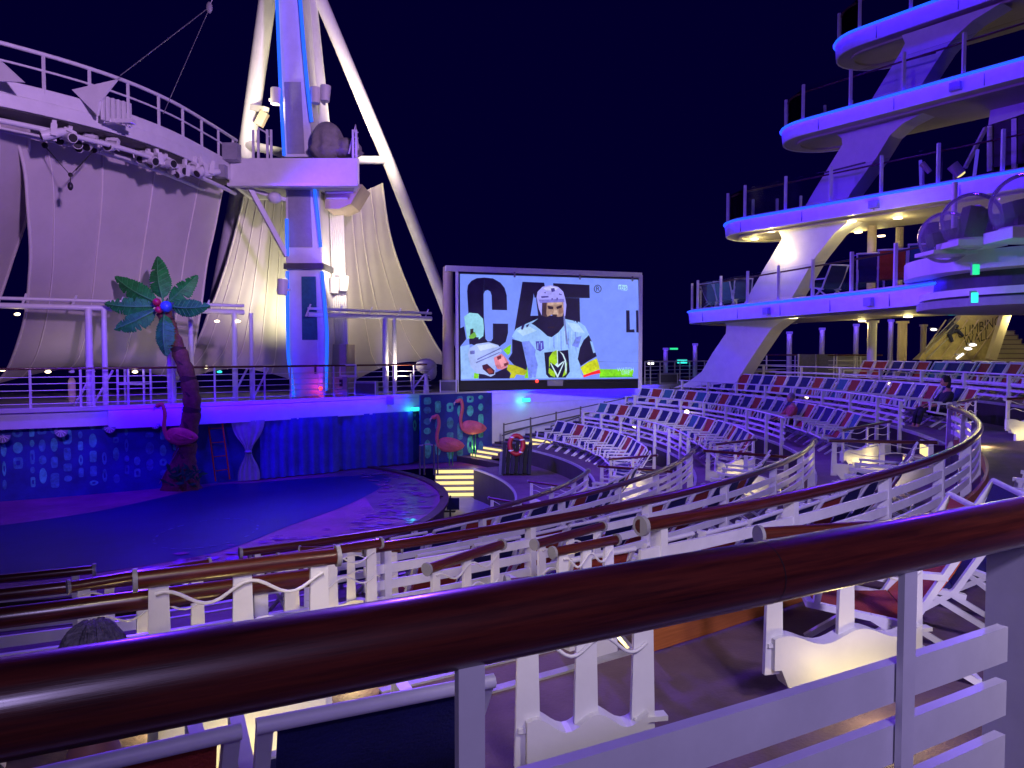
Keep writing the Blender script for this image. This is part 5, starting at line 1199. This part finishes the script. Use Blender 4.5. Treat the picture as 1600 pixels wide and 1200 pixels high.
q = edge_at(606); c = edge_off(q[0], q[1], 0.16, -0.18); t = wroot('junction_box', c, 'small grey box mounted on the blue fascia', 'box'); b.box(c, (0.26, 0.12, 0.30)); obj('lid', b, 'grey', t)
# teal pools of light thrown by coloured stage lights
lamp('teal_gobo', 'SPOT', (-5.3, 25.8, 9.5), 420, (0.02, 0.9, 0.75), G(662, 808, ZS), 0.05, 9, 0.9)
lamp('teal_gobo', 'SPOT', (-5.2, 25.8, 9.5), 520, (0.02, 0.9, 0.9), G(826, 770, -2.0), 0.05, 7, 0.9)
lamp('blue_gobo', 'SPOT', (-9.3, 24.5, 7.0), 3200, (0.10, 0.0, 1.0), G(660, 840, -3.4), 0.05, 26, 0.9)

# ================================================================== BALCONIES
LT = Vector((0.57, -0.82, 0)).normalized(); LN = Vector((0.82, 0.57, 0)).normalized()
LP = Vector((10.7, 25.85, 0))
def balcony(name_z, front, wid, label, cat, led_to=None, posts=1.75, fh=0.52, soffit_lamps=(), glassed=True, nose_r=None):
    z = name_z; F = [Vector((p[0], p[1], 0)) for p in front]
    d0 = (F[1] - F[0]).normalized(); n0 = Vector((-d0.y, d0.x, 0)); r = wid / 2
    if n0.dot(LN) < 0: n0 = -n0
    c = F[0] + n0 * r; nose = [c - n0 * (r * math.cos(a)) - d0 * (r * math.sin(a)) for a in [PI * k / 14 for k in range(14, 0, -1)]]
    edge = nose + smooth(F, 4); m = len(edge)
    t = wroot('balcony', V3(F[0].x, F[0].y, z - fh), label, cat, 'stacked balconies with blue light strips')
    backs = [F[-1] + n0 * wid * 1.3, F[0] + n0 * wid]
    outline = edge + backs
    b = MB(); b.prism([p + V3(0, 0, z - fh + 0.02) for p in outline], (0, 0, 0.16), 1); b.face([p + V3(0, 0, z - 0.004) for p in outline], 0); obj('slab', b, ['deck', 'soffit'], t)
    b = MB(); b.sweep(edge, [(0, z - fh), (0.06, z - fh), (0.10, z - 0.12), (0.10, z - 0.02), (0.02, z + 0.03), (0, z)]); b2 = b; obj('fascia', b2, 'white', t)
    for p in resample(edge, 2.6)[1:]:
        b = MB(); q0 = min(range(len(edge)), key=lambda i: (edge[i] - p).length); d = (edge[min(q0 + 1, len(edge) - 1)] - edge[max(q0 - 1, 0)]).normalized(); nr = Vector((d.y, -d.x, 0)); b.box(p + nr * 0.085 + V3(0, 0, z - fh * 0.58), (0.015, 0.02, fh * 0.72), (d, nr, V3(0, 0, 1))); obj('panel_seam', b, 'darkgrey', t)
    for p in resample(edge[14:], 5.1)[1:]:
        b = MB(); d = d0; nr = Vector((d.y, -d.x, 0)); b.box(p + nr * 0.14 + V3(0, 0, z - fh * 0.62), (0.30, 0.14, 0.24), (d, nr, V3(0, 0, 1))); obj('fascia_box', b, 'grey', t)  # plain grey box on the fascia, gives no light
    b = MB(); b.sweep(edge, [(-0.55, z - fh - 0.05), (-0.42, z - fh - 0.05), (-0.42, z - fh + 0.02), (-0.55, z - fh + 0.02)]); obj('soffit_rib', b, 'soffit', t)
    led = edge if led_to is None else [p for p in edge if led_to(p)]
    lo = []
    for i, p in enumerate(led):
        d = (led[min(i + 1, len(led) - 1)] - led[max(i - 1, 0)]).normalized(); lo.append(p + Vector((d.y, -d.x, 0)) * 0.125 + V3(0, 0, z - 0.065))
    b = MB(); b.tube(lo, 0.042, 6); obj('led_strip', b, 'led', t)
    rs = resample(lo, 1.9)
    for i in range(len(rs) - 1):
        d = (rs[i + 1] - rs[i]).normalized(); nr = Vector((d.y, -d.x, 0))
        strip_lamp('balcony_strip', rs[i] + nr * 0.26, rs[i + 1] + nr * 0.26, 8 * (rs[i + 1] - rs[i]).length, BLUE, V3(0, 0, -0.55) - nr * 0.5)
    ps = resample(edge[:15], 0.95)[:-1] + resample(edge[14:], posts)
    for i, p in enumerate(ps):
        b = MB(); b.bar(p + V3(0, 0, z), p + V3(0, 0, z + 1.18), 0.085, 0.085, (1, 0, 0)); po = obj('post', b, 'white_rail', t)
    for i in range(len(ps) - 1):
        p, q = ps[i], ps[i + 1]; b = MB(); b.bar(p.lerp(q, 0.06) + V3(0, 0, z + 0.58), p.lerp(q, 0.94) + V3(0, 0, z + 0.58), 0.012, 0.96); obj('glass_pane', b, 'glass', t)
    inner = [p + (n0 * 0.18) + V3(0, 0, z + 0.98) for p in edge[8:]]
    b = MB(); b.tube(inner, 0.03, 6); obj('grab_rail', b, 'wood', t)
    for (px, py) in soffit_lamps:
        p = G(px, py, z - fh - 0.01); b = MB(); b.cyl(p, p + V3(0, 0, -0.04), 0.15, 0.13, 14); obj('downlight', b, 'warmlamp', t)
        lamp('downlight_lamp', 'POINT', p + V3(0, 0, -0.22), 26, WARM, None, 0.08)
    return t
def lp(t, o=0.0): return LP + LT * t + LN * o
balcony(3.35, [(7.6, 31.6), (8.3, 28.9), (9.3, 25.3), (10.1, 22.0), (10.4, 20.4), (10.55, 18.6), (10.9, 17.4)], 4.6, 'lowest balcony in the stack, its blue strip ending at the domes', 'balcony', lambda p: p.y > 18.4, 1.85, 0.55, ((1240, 496), (1347, 501), (1419, 494)))
balcony(6.6, [lp(-3.6), lp(0), lp(4), lp(8), lp(12), lp(16)], 3.4, 'second balcony up with warm downlights beneath', 'balcony', None, 1.75, 0.54, ((1179, 373), (1205, 361), (1306, 371), (1331, 345), (1341, 362), (1377, 368), (1403, 340)))
balcony(9.6, [lp(-1.2), lp(0), lp(4), lp(8), lp(12), lp(16)], 2.9, 'third balcony up, dark beneath its rounded nose', 'balcony', None, 1.75, 0.54)
balcony(12.6, [lp(0.0, 1.35), lp(3, 1.35), lp(6, 1.35), lp(9, 1.35), lp(14, 1.35)], 2.9, 'topmost balcony cut off by the frame top', 'balcony', None, 1.75, 0.6)
# one slanting pylon carries the stack
t = wroot('slanting_pylon', V3(8.4, 31.5, 0.2), 'white slanting pylon with flared heads stepping up through the balconies', 'pylon')
def leg(poly, off, name='pylon_leg'):
    p0 = LP + LN * off; pts = [VP(x, y, p0, (LT.x, LT.y)) for x, y in poly]; b = MB(); b.prism(pts, LN * 0.75); return obj(name, b, 'white', t)
leg([(1052, 606), (1075, 597), (1096, 581), (1113, 552), (1134, 521), (1135, 508), (1126, 498), (1250, 483), (1238, 489), (1204, 515), (1179, 552), (1157, 586), (1150, 598)], 0.9)
leg([(1158, 482), (1196, 416), (1222, 373), (1215, 358), (1330, 343), (1303, 365), (1272, 405), (1238, 464), (1226, 482)], 0.95)
leg([(1245, 345), (1271, 300), (1316, 226), (1315, 216), (1296, 202), (1450, 172), (1412, 192), (1390, 212), (1370, 245), (1330, 300), (1308, 340)], 0.95)
leg([(1340, 195), (1364, 152), (1405, 85), (1414, 68), (1409, 55), (1565, 4), (1520, 32), (1495, 55), (1475, 77), (1440, 132), (1405, 190)], 1.6)
for y0, x0, x1 in ((98, 1403, 1462), (270, 1288, 1352)):
    p0 = LP + LN * 0.93; b = MB(); b.bar(VP(x0, y0, p0, LT), VP(x1, y0 - 16, p0, LT), 0.04, 0.05); obj('joint_band', b, 'darkgrey', t)
# cabin at the frame edge on the second balcony
t = wroot('deck_cabin', lp(12.5, 2.6) + V3(0, 0, 6.6), 'pale cabin with dark window bands on the second balcony at the frame edge', 'cabin')
p0 = LP + LN * 2.4
b = MB(); b.prism([VP(x, y, p0, LT) for x, y in ((1544, 196), (1548, 168), (1640, 135), (1640, 165))], LN * 1.5); obj('wall_plate', b, 'white', t)
b = MB(); b.prism([VP(x, y, p0, LT) for x, y in ((1545, 197), (1640, 168), (1640, 250), (1545, 262))], LN * 1.4); obj('window_band', b, 'black', t)
for px in (1546, 1584, 1625):
    b = MB(); p0b = LP + LN * 2.36; b.prism([VP(x, y, p0b, LT) for x, y in ((px - 4, 197 - (px - 1546) * 0.3), (px + 4, 196 - (px - 1546) * 0.3), (px + 4, 266), (px - 4, 268))], LN * 0.1); obj('mullion', b, 'white', t)
b = MB(); b.bar(VP(1540, 200, LP + LN * 2.2, LT), VP(1508, 262, LP + LN * 1.6, LT), 0.1, 0.1); obj('brace', b, 'white', t)
# spotlights and blue poles on the second balcony
for n_, (px, m) in enumerate(((1440, 'pole'), (1521, 'pole'))):
    p = VP(px, 280, LP + LN * 0.9, LT); t = wroot('neon_post', V3(p.x, p.y, 6.6), ['blue glowing post beside the curved pale lamp on the second balcony', 'blue glowing post beside the cream spotlight on the second balcony'][n_], 'light post', 'blue glowing posts on the second balcony')
    b = MB(); b.bar(V3(p.x, p.y, 6.6), V3(p.x + (0.1 if n_ else -0.05), p.y, 7.6), 0.07, 0.07, (1, 0, 0)); obj('tube', b, m, t)
    b = MB(); b.box(V3(p.x, p.y, 6.62), (0.16, 0.16, 0.05)); obj('base', b, 'grey', t)
for n_, (px, py, py2) in enumerate(((1494, 265, 285), (1446, 262, 275))):
    c = VP(px, py, LP + LN * 0.7, LT); t = wroot('balcony_spotlight', V3(c.x, c.y, 6.6), ['cream can spotlight aimed down over the second balcony rail', 'small curved pale lamp on the second balcony'][n_], 'spotlight', 'spotlights on the second balcony')
    b = MB(); b.cyl(c + V3(-0.12, 0, 0.14), c + V3(0.1, -0.08, -0.16), 0.17 if n_ == 0 else 0.09, 0.15 if n_ == 0 else 0.08); obj('can', b, 'beige', t)
    b = MB(); b.cyl(V3(c.x, c.y + 0.1, 6.6), c + V3(0, 0.1, 0.1), 0.04); obj('stand', b, 'grey', t)
    if n_ == 0: b = MB(); b.cyl(c + V3(0.1, -0.08, -0.161), c + V3(0.105, -0.085, -0.172), 0.13); obj('lens', b, 'dimwarm', t)
# loungers and mast-like posts on the lowest balcony
for n_, (px, y_, cc) in enumerate(((1330, 0, N), (1362, 0, O), (1408, 0, T), (1448, 0, D))):
    p = VP(px, 440, (10.6, 24.2), (0.25, -0.97)); lb = f'{CNAME[cc]} deck chair on the lowest balcony, {ORD[n_]} from the slanting pylon'
    t = clone(PROTO[cc], V3(p.x + 0.6, p.y, 3.35), R_(-25), lb); t['group'] = 'deck chairs on the lowest balcony'; t.scale = (1.35, 1.35, 1.35)
for n_, (px, cc) in enumerate(((1092, N), (1108, T), (1132, N), (1262, N))):
    p = VP(px, 440, (8.9, 29.5), (0.30, -0.95)); lb = f'{CNAME[cc]} deck chair on the lowest balcony, {ORD[n_]} from its rounded nose'
    t = clone(PROTO[cc], V3(p.x + 0.7, p.y, 3.35), R_(-60 + 25 * n_), lb); t['group'] = 'deck chairs on the lowest balcony'; t.scale = (1.2, 1.2, 1.2)
lamp('nose_lamp', 'POINT', V3(9.6, 28.2, 5.2), 30, WARM, None, 0.1); lamp('nose_lamp', 'POINT', V3(11.4, 23.6, 5.0), 30, WARM, None, 0.1)
# columns below the lowest balcony
for n_, (px, d, r, m) in enumerate(((1362, 29, 0.17, 'white'), (1409, 29.5, 0.17, 'beige'), (1442, 33, 0.12, 'beige'))):
    p = U(px, 560, d); p.z = 0.35; t = wroot('deck_column', p, ['thick white column under the lowest balcony', 'cream column beside the thick white one under the lowest balcony', 'thin cream column in front of the climbing wall wires'][n_], 'column', 'columns under the lowest balcony')
    b = MB(); b.cyl(p, V3(p.x, p.y, 2.78), r, None, 14); obj('shaft', b, m, t)
    b = MB(); b.cyl(p, p + V3(0, 0, 0.06), r * 1.4, None, 14); b.cyl(V3(p.x, p.y, 2.70), V3(p.x, p.y, 2.78), r * 1.4, None, 14); obj('flange', b, m, t)
for n_, (px, d) in enumerate(((1362, 27.4), (1405, 27.7))):
    p = U(px, 400, d); p.z = 3.35; t = wroot('deck_column', p, ['cream column between the lowest and second balcony', 'slimmer cream column between the lowest and second balcony'][n_], 'column', 'columns on the lowest balcony')
    b = MB(); b.cyl(p, V3(p.x, p.y, 6.05), 0.15 - 0.02 * n_, None, 14); obj('shaft', b, 'beige', t)
    b = MB(); b.cyl(p, p + V3(0, 0, 0.05), 0.22, None, 14); obj('flange', b, 'beige', t)
for n_, px in enumerate((1040, 1086, 1233, 1284, 1337, 1391)):
    d = 41 if px < 1100 else 37; p = U(px, 560, d); p.z = 0.3; top = U(px, (547, 540, 522, 516, 510, 503)[n_], d).z
    t = wroot('lit_pole', p, f'blue-violet lit pole in the dark beyond the railing, {ORD[n_]} from the big screen', 'pole', 'blue-violet poles at the ship side')
    b = MB(); b.cyl(p, V3(p.x, p.y, top), 0.12, None, 10); obj('shaft', b, 'white', t)
    b = MB(); b.cyl(V3(p.x, p.y, top), V3(p.x, p.y, top + 0.12), 0.15, None, 10); obj('blue_cap', b, 'pole', t)
    lamp('pole_glow', 'POINT', V3(p.x - 0.25, p.y - 0.4, top - 0.1), 10, (0.12, 0.03, 1), None, 0.1)
# windbreak panels behind the top far row
for n_, px in enumerate((1262, 1290, 1322, 1354)):
    a = U(px - 14, 556, 33); e = U(px + 14, 592, 33); t = wroot('windbreak_pane', V3((a.x + e.x) / 2, 33, 0.35), f'dim pale windbreak pane under the balconies, {ORD[n_]} from the pylon', 'windbreak', 'windbreak panes under the balconies')
    b = MB(); b.box(V3((a.x + e.x) / 2, 33.1, 0.95), (abs(e.x - a.x) * 0.92, 0.05, 1.1)); obj('glazing', b, 'greycloth' if n_ < 2 else 'grey', t)
    b = MB()
    for s in (-1, 1): b.box(V3((a.x + e.x) / 2 + s * abs(e.x - a.x) * 0.48, 33.07, 0.93), (0.05, 0.07, 1.16))
    obj('frame', b, 'white', t)
t = wroot('deck_speaker', V3(13.2, 36, 0.35), 'grey speaker cabinet behind the top far row by the pylon foot', 'speaker', 'low cabinets standing at the deck edge')
a = U(1182, 598, 31); e = U(1213, 578, 31); 
b = MB(); b.box(V3((a.x + e.x) / 2, 31.2, (a.z + e.z) / 2), (e.x - a.x, 0.4, e.z - a.z)); obj('cabinet', b, 'grey', t)
b = MB(); b.box(V3((a.x + e.x) / 2, 30.98, (a.z + e.z) / 2), ((e.x - a.x) * 0.85, 0.05, (e.z - a.z) * 0.7)); obj('grille', b, 'black', t)

# ---- curved platform with domes
t = wroot('round_platform', V3(13.2, 18.3, 2.6), 'round white platform jutting out below the domes with a stepped rim', 'platform')
PC = V3(13.2, 18.3, 0)
def ringpts(r, n=64): return [PC + V3(r * math.cos(2 * PI * i / n), r * math.sin(2 * PI * i / n), 0) for i in range(n)]
for nm, r, z0, z1, m in (('upper_rim', 3.5, 3.40, 3.80, 'white'), ('neck', 2.9, 3.02, 3.40, 'darkgrey'), ('lower_rim', 3.15, 2.86, 3.02, 'white'), ('shadow_band', 3.05, 2.80, 2.86, 'darkgrey'), ('base_rim', 3.2, 2.62, 2.80, 'grey')):
    b = MB(); b.prism([p + V3(0, 0, z0) for p in ringpts(r)], (0, 0, z1 - z0)); obj(nm, b, m, t)
for n_, (px, py, d, r) in enumerate(((1478, 371, 17.0, 0.56), (1518, 346, 16.4, 0.60), (1604, 322, 15.4, 0.66))):
    c = U(px, py, d); zb = 3.80
    lb = ['clear bubble dome nearest the slanting pylon with a dark light inside', 'clear bubble dome with a tall dark light inside, middle of three', 'clear bubble dome cut by the frame edge with a dark light inside'][n_]
    t = wroot('bubble_dome', V3(c.x, c.y, zb), lb, 'dome light', 'clear bubble domes on the round platform')
    b = MB(); b.ell(c, r, 28, 18); obj('bubble', b, 'dome', t)
    h = c.z - r * 0.72 - zb
    b = MB(); b.box(V3(c.x, c.y, zb + h / 2), (r * 1.7, r * 1.4, max(h, 0.08))); b.cyl(V3(c.x, c.y, zb + h), V3(c.x, c.y, zb + h + 0.05), r * 0.72, None, 20); obj('pedestal', b, 'white', t)
    b = MB()
    if n_ == 1: b.bar(c + V3(-0.05, 0, -r * 0.66), c + V3(0.1, 0, r * 0.45), 0.42, 0.32, (0, 1, 0)); b.ell(c + V3(0.1, 0, 0.15), 0.2, 10, 8)
    else:
        b.bar(c + V3(-0.36, 0, -0.08), c + V3(0.30, 0, 0.08), 0.32, 0.30); b.bar(c + V3(-0.1, 0, -r * 0.68), c + V3(-0.1, 0, 0), 0.12, 0.2, (1, 0, 0)); b.bar(c + V3(0.16, 0, -r * 0.68), c + V3(0.16, 0, 0), 0.12, 0.2, (1, 0, 0))
    obj('light_head', b, 'black', t)
c = U(1492, 310, 17.4); t = wroot('speaker_pole', V3(c.x, c.y, 3.8), 'short white pole standing behind the bubble domes', 'pole')
b = MB(); b.cyl(V3(c.x, c.y, 3.8), U(1492, 285, 17.4), 0.06, None, 10); obj('shaft', b, 'white', t)
b = MB(); b.cyl(V3(c.x, c.y, 3.8), V3(c.x, c.y, 3.86), 0.12, None, 12); obj('flange', b, 'white', t)
for px, py, w_, h_, m, lb in ((1525, 421, 0.11, 0.20, 'greenlamp', 'green lamp set in the neck of the round platform'), (1523, 465, 0.11, 0.20, 'teallamp', 'upright teal lamp under the round platform rim'), (1497, 488, 0.5, 0.16, 'teallamp', 'broad teal lamp above the climber figure'), (1497, 478, 0.42, 0.10, 'greenlamp', 'green lamp just above the broad teal one')):
    lamp_box(px, py, 15.6 if py < 470 and py > 430 else 15.25 if py < 430 else 22.0, w_, h_, m, lb, 6 if py > 440 else 3, (0.02, 0.9, 0.45))

# ---- climbing wall and stairs far under the lowest balcony
t = wroot('climbing_wall', V3(17.5, 30, 0.35), 'yellow-lit slanted climbing wall lettered CLIMBING WALL', 'climbing wall')
CW = 29.5
def cwp(x, y, o=0.0): return U(x, y, CW - o)
b = MB(); b.prism([cwp(1432, 562), (cwp(1500, 500)), cwp(1504, 478), cwp(1572, 478), cwp(1545, 562)], (0, 0.3, 0)); pn = obj('slanted_board', b, 'climb', t)
b = MB()
for i in range(6): b.bar(cwp(1436 + 17 * i, 560, 0.03), cwp(1478 + 17 * i, 500, 0.03), 0.06, 0.03)
obj('board_batten', b, 'beige', pn)
for txt, x, y, h in (('CLIMBING', 1530, 512, 17), ('WALL', 1526, 529, 17)):
    vs, fs = font_mesh(txt, 1.0); b = MB(); b.add([cwp(x + v.x * h * 0.88, y - v.y * h * 1.3 - v.x * h * 0.28, 0.05) for v in vs], fs); obj('lettering', b, 'letters', pn)
b = MB()
L = [((1488, 506), (1483, 522), 0.17), ((1488, 508), (1497, 510), 0.09), ((1485, 519), (1496, 516), 0.10), ((1496, 516), (1505, 525), 0.08), ((1483, 522), (1488, 534), 0.09)]
for a, e, r in L: b.tube([cwp(*a, 0.12), cwp(*e, 0.12)], [r, r * 0.7], 8)
b.ell(cwp(1486, 502, 0.12), 0.11, 10, 8); obj('climber_figure', b, 'climber', pn)
b = MB(); b.bar(cwp(1548, 562, 0.25), cwp(1576, 476, 0.25), 0.3, 0.25, (0, 1, 0)); obj('edge_beam', b, 'soffit', t)
b = MB()
for (x0, y0, x1, y1) in ((1445, 545, 1500, 488), (1445, 553, 1500, 498), (1448, 560, 1482, 528)): b.tube([U(x0, y0, 28.6), U(x1, y1, 29.3)], 0.02, 5)
obj('stay_wire', b, 'ropes', t)
steps('cream far stair rising behind the climbing wall', U(1592, 560, 31.0).xy.to_3d(), (0.15, 1), 2.6, 11, 0.35, 0.2, 0.32, False, rm='soffit')
lamp('climb_flood', 'POINT', U(1515, 500, 27.2), 90, WARM, None, 0.15)
lamp('stair_flood', 'POINT', U(1590, 500, 29.0), 110, WARM, None, 0.15)
for n_, (px, py, d) in enumerate(((1570, 480, 28), (1459, 515, 33), (1520, 539, 28.5), (1513, 545, 28.5), (1500, 556, 28.3))):
    c = U(px, py, d); t = wroot('ceiling_lamp', c, ['round white lamp above the climbing wall beam', 'small white lamp in the dark beside the thin cream column', 'upper white lamp low on the climbing wall foot', 'middle white lamp low on the climbing wall foot', 'lowest long white lamp on the climbing wall foot'][n_], 'lamp', 'white lamps by the climbing wall')
    b = MB(); b.ell(c, (0.14, 0.09, 0.05), 12, 6) if n_ != 4 else b.bar(c + V3(-0.12, 0, -0.1), c + V3(0.12, 0, 0.08), 0.06, 0.06); obj('lens', b, 'whitelamp', t)
    b = MB(); b.box(c + V3(0, 0.1, 0.05), (0.24, 0.1, 0.06)); obj('housing', b, 'grey', t)
# small step lamps among the far rows
for n_, (px, py, d) in enumerate(((1073, 644, 26.2), (1168, 634, 29), (1260, 620, 26.8), (1390, 601, 25.5), (990, 667, 28), (1005, 651, 31.5))):
    c = U(px, py, d); t = wroot('row_lamp', c, f'tiny bright lamp among the far rows, {["beside a red chair of the third row", "behind the second pale band by the white wall", "on the fourth pale band", "on the highest pale band", "at the first chair of the second row", "on a lit landing by the white wall"][n_]}', 'lamp', 'tiny lamps among the far rows')
    b = MB(); b.ell(c, (0.08, 0.05, 0.08), 8, 6); obj('bulb', b, 'warmlamp', t)
    b = MB(); b.bar(c + V3(0, 0.05, 0), c + V3(0, 0.05, -0.4), 0.03, 0.03, (1, 0, 0)); obj('stem', b, 'white_rail', t)

# ================================================================== PEOPLE
def skinmesh(name, verts, edges, radii, m, parent, lv=2):
    me = bpy.data.meshes.new(name); me.from_pydata(verts, edges, []); o = bpy.data.objects.new(name, me); COL.objects.link(o); me.materials.append(M[m])
    if parent is not None: o.parent = parent
    s = o.modifiers.new('skin', 'SKIN'); s.use_smooth_shade = True
    for i, r in enumerate(radii):
        sv = me.skin_vertices[0].data[i]; sv.radius = r if isinstance(r, tuple) else (r, r); sv.use_root = (i == 0)
    u = o.modifiers.new('sub', 'SUBSURF'); u.levels = lv; u.render_levels = lv
    return o
def seated_person(loc, rz, label, shirt, trousers, hair, lean=0.0, longhair=True, tilt=0.0):
    t = root('person', loc, label, 'person', None, rz)
    y = -0.06
    # one body: pelvis, spine, neck, arms with hands, legs with feet
    v = [(0, y, 0.42), (0, y - 0.12 + lean * 0.3, 0.62), (0, y - 0.22 + lean * 0.6, 0.84), (0, y - 0.25 + lean, 0.95), (0, y - 0.24 + lean * 1.2, 1.02)]
    e = [(0, 1), (1, 2), (2, 3), (3, 4)]; r = [(0.15, 0.12), (0.14, 0.10), (0.15, 0.10), 0.06, 0.055]
    for s in (-1, 1):
        i = len(v); v += [(0.19 * s, y - 0.22 + lean * 0.6, 0.86), (0.25 * s, y - 0.02, 0.66), (0.20 * s, y + 0.20, 0.58), (0.16 * s, y + 0.28, 0.56), (0.15 * s, y + 0.34, 0.55)]
        e += [(2, i), (i, i + 1), (i + 1, i + 2), (i + 2, i + 3), (i + 3, i + 4)]; r += [0.065, 0.048, 0.038, 0.036, 0.025]
        i = len(v); v += [(0.10 * s, y + 0.02, 0.44), (0.12 * s, y + 0.44, 0.47), (0.12 * s, y + 0.52, 0.10), (0.12 * s, y + 0.54, 0.05), (0.13 * s, y + 0.68, 0.035)]
        e += [(0, i), (i, i + 1), (i + 1, i + 2), (i + 2, i + 3), (i + 3, i + 4)]; r += [0.10, 0.068, 0.045, 0.042, 0.03]
    skinmesh('body', v, e, r, 'skin', t)
    hc = V3(0, y - 0.20 + lean * 1.45, 1.15)
    for s in (-1, 1):    # fingers and thumb resting on the knees
        hand = V3(0.15 * s, y + 0.34, 0.55)
        for k, (ln, dx) in enumerate(((0.07, -0.028), (0.08, -0.010), (0.075, 0.010), (0.06, 0.028))):
            b = MB(); p = hand + V3(dx, 0.0, 0.0); b.tube([p, p + V3(0, ln * 0.6, -0.004), p + V3(0, ln, -0.03)], [0.010, 0.009, 0.006], 6); obj('finger', b, 'skin', t)
        b = MB(); p = hand + V3(-0.035 * s, -0.03, 0.0); b.tube([p, p + V3(-0.03 * s, 0.03, -0.01), p + V3(-0.03 * s, 0.06, -0.02)], [0.012, 0.010, 0.007], 6); obj('thumb', b, 'skin', t)
    tv = [v[0], v[1], v[2], (0, v[3][1], 0.90)]; te = [(0, 1), (1, 2), (2, 3)]; trd = [(0.165, 0.135), (0.16, 0.12), (0.17, 0.12), 0.075]
    for i in (5, 15):
        j = len(tv); tv += [v[i], v[i + 1], tuple((Vector(v[i + 1]) * 0.7 + Vector(v[i + 2]) * 0.3))]; te += [(2, j), (j, j + 1), (j + 1, j + 2)]; trd += [0.08, 0.062, 0.055]
    skinmesh('shirt', tv, te, trd, shirt, t)
    tv = [v[0]]; te = []; trd = [(0.17, 0.13)]
    for i in (10, 20):
        j = len(tv); tv += [v[i], v[i + 1], v[i + 2]]; te += [(0, j), (j, j + 1), (j + 1, j + 2)]; trd += [0.115, 0.083, 0.062]
    skinmesh('trousers', tv, te, trd, trousers, t)
    # head with face, turned on the neck
    hd = bpy.data.objects.new('head', None)
    b = MB(); b.ell((0, 0, 0), (0.078, 0.098, 0.118), 20, 14); b.ell((0, 0.045, -0.05), (0.055, 0.055, 0.06), 14, 10)
    b.tube([(0, 0.09, 0.02), (0, 0.112, -0.012), (0, 0.098, -0.026)], [0.010, 0.016, 0.010], 8)
    for s in (-1, 1): b.ell((0.078 * s, -0.005, -0.005), (0.010, 0.022, 0.032), 8, 8)
    head = obj('head', b, 'skin', t); head.location = hc; head.rotation_euler = (tilt, 0, 0)
    for s in (-1, 1):
        b = MB(); b.ell((0.030 * s, 0.088, 0.012), 0.012, 8, 6); obj('eye', b, 'black', head)
    b = MB(); b.tube([(-0.024, 0.093, -0.055), (0, 0.100, -0.058), (0.024, 0.093, -0.055)], 0.006, 6); obj('mouth', b, 'ring', head)
    b = MB(); b.ell((0, -0.022, 0.022), (0.094, 0.106, 0.122), 24, 14, None, 0, 0.0, 0.60)
    if longhair: b.ell((0, -0.075, -0.06), (0.085, 0.055, 0.14), 16, 10)
    rnd = random.Random(3)
    for k in range(150):
        a = rnd.uniform(0, 2 * PI); f = rnd.uniform(0.0, 1.0)
        pts = []
        for q in range(5):
            th = (0.08 + (0.30 + 0.25 * f) * q / 4) * PI * 0.95; pts.append(V3(0.096 * math.sin(th) * math.cos(a), -0.022 + 0.109 * math.sin(th) * math.sin(a), 0.022 + 0.126 * math.cos(th) + rnd.uniform(-0.002, 0.004)))
        if pts[-1].y > 0.06: continue
        b.tube(pts, [0.0032, 0.0045, 0.0045, 0.004, 0.002], 4, 0, False)
    obj('hair', b, hair, head)
    bpy.data.objects.remove(hd); return t
p = P(20.75, -63.9, ZT[4]); seated_person(p + V3(0.07, 0, -0.30), R_(-63.9 + 90), 'ash-haired person seen from behind, only the crown above the big handrail', 'greycloth', 'darkcloth', 'hair', 0.10, True, -0.25)
p = U(1287, 690, 22.0); ang = math.degrees(math.atan2(p.y - CY, p.x - CX)); seated_person(P(18.3, ang, ZT[3] - 0.06), R_(ang + 90), 'person in a dusty pink shirt seated in the third far row', 'pinkshirt', 'darkcloth', 'hair', 0.05, False)
p = U(1497, 640, 18.5); ang = math.degrees(math.atan2(p.y - CY, p.x - CX)); seated_person(P(20.9, ang, ZT[4] - 0.06), R_(ang + 90), 'dark-haired person in dark clothes behind the curved rail end', 'darkcloth', 'darkcloth', 'darkhair', 0.05, True)
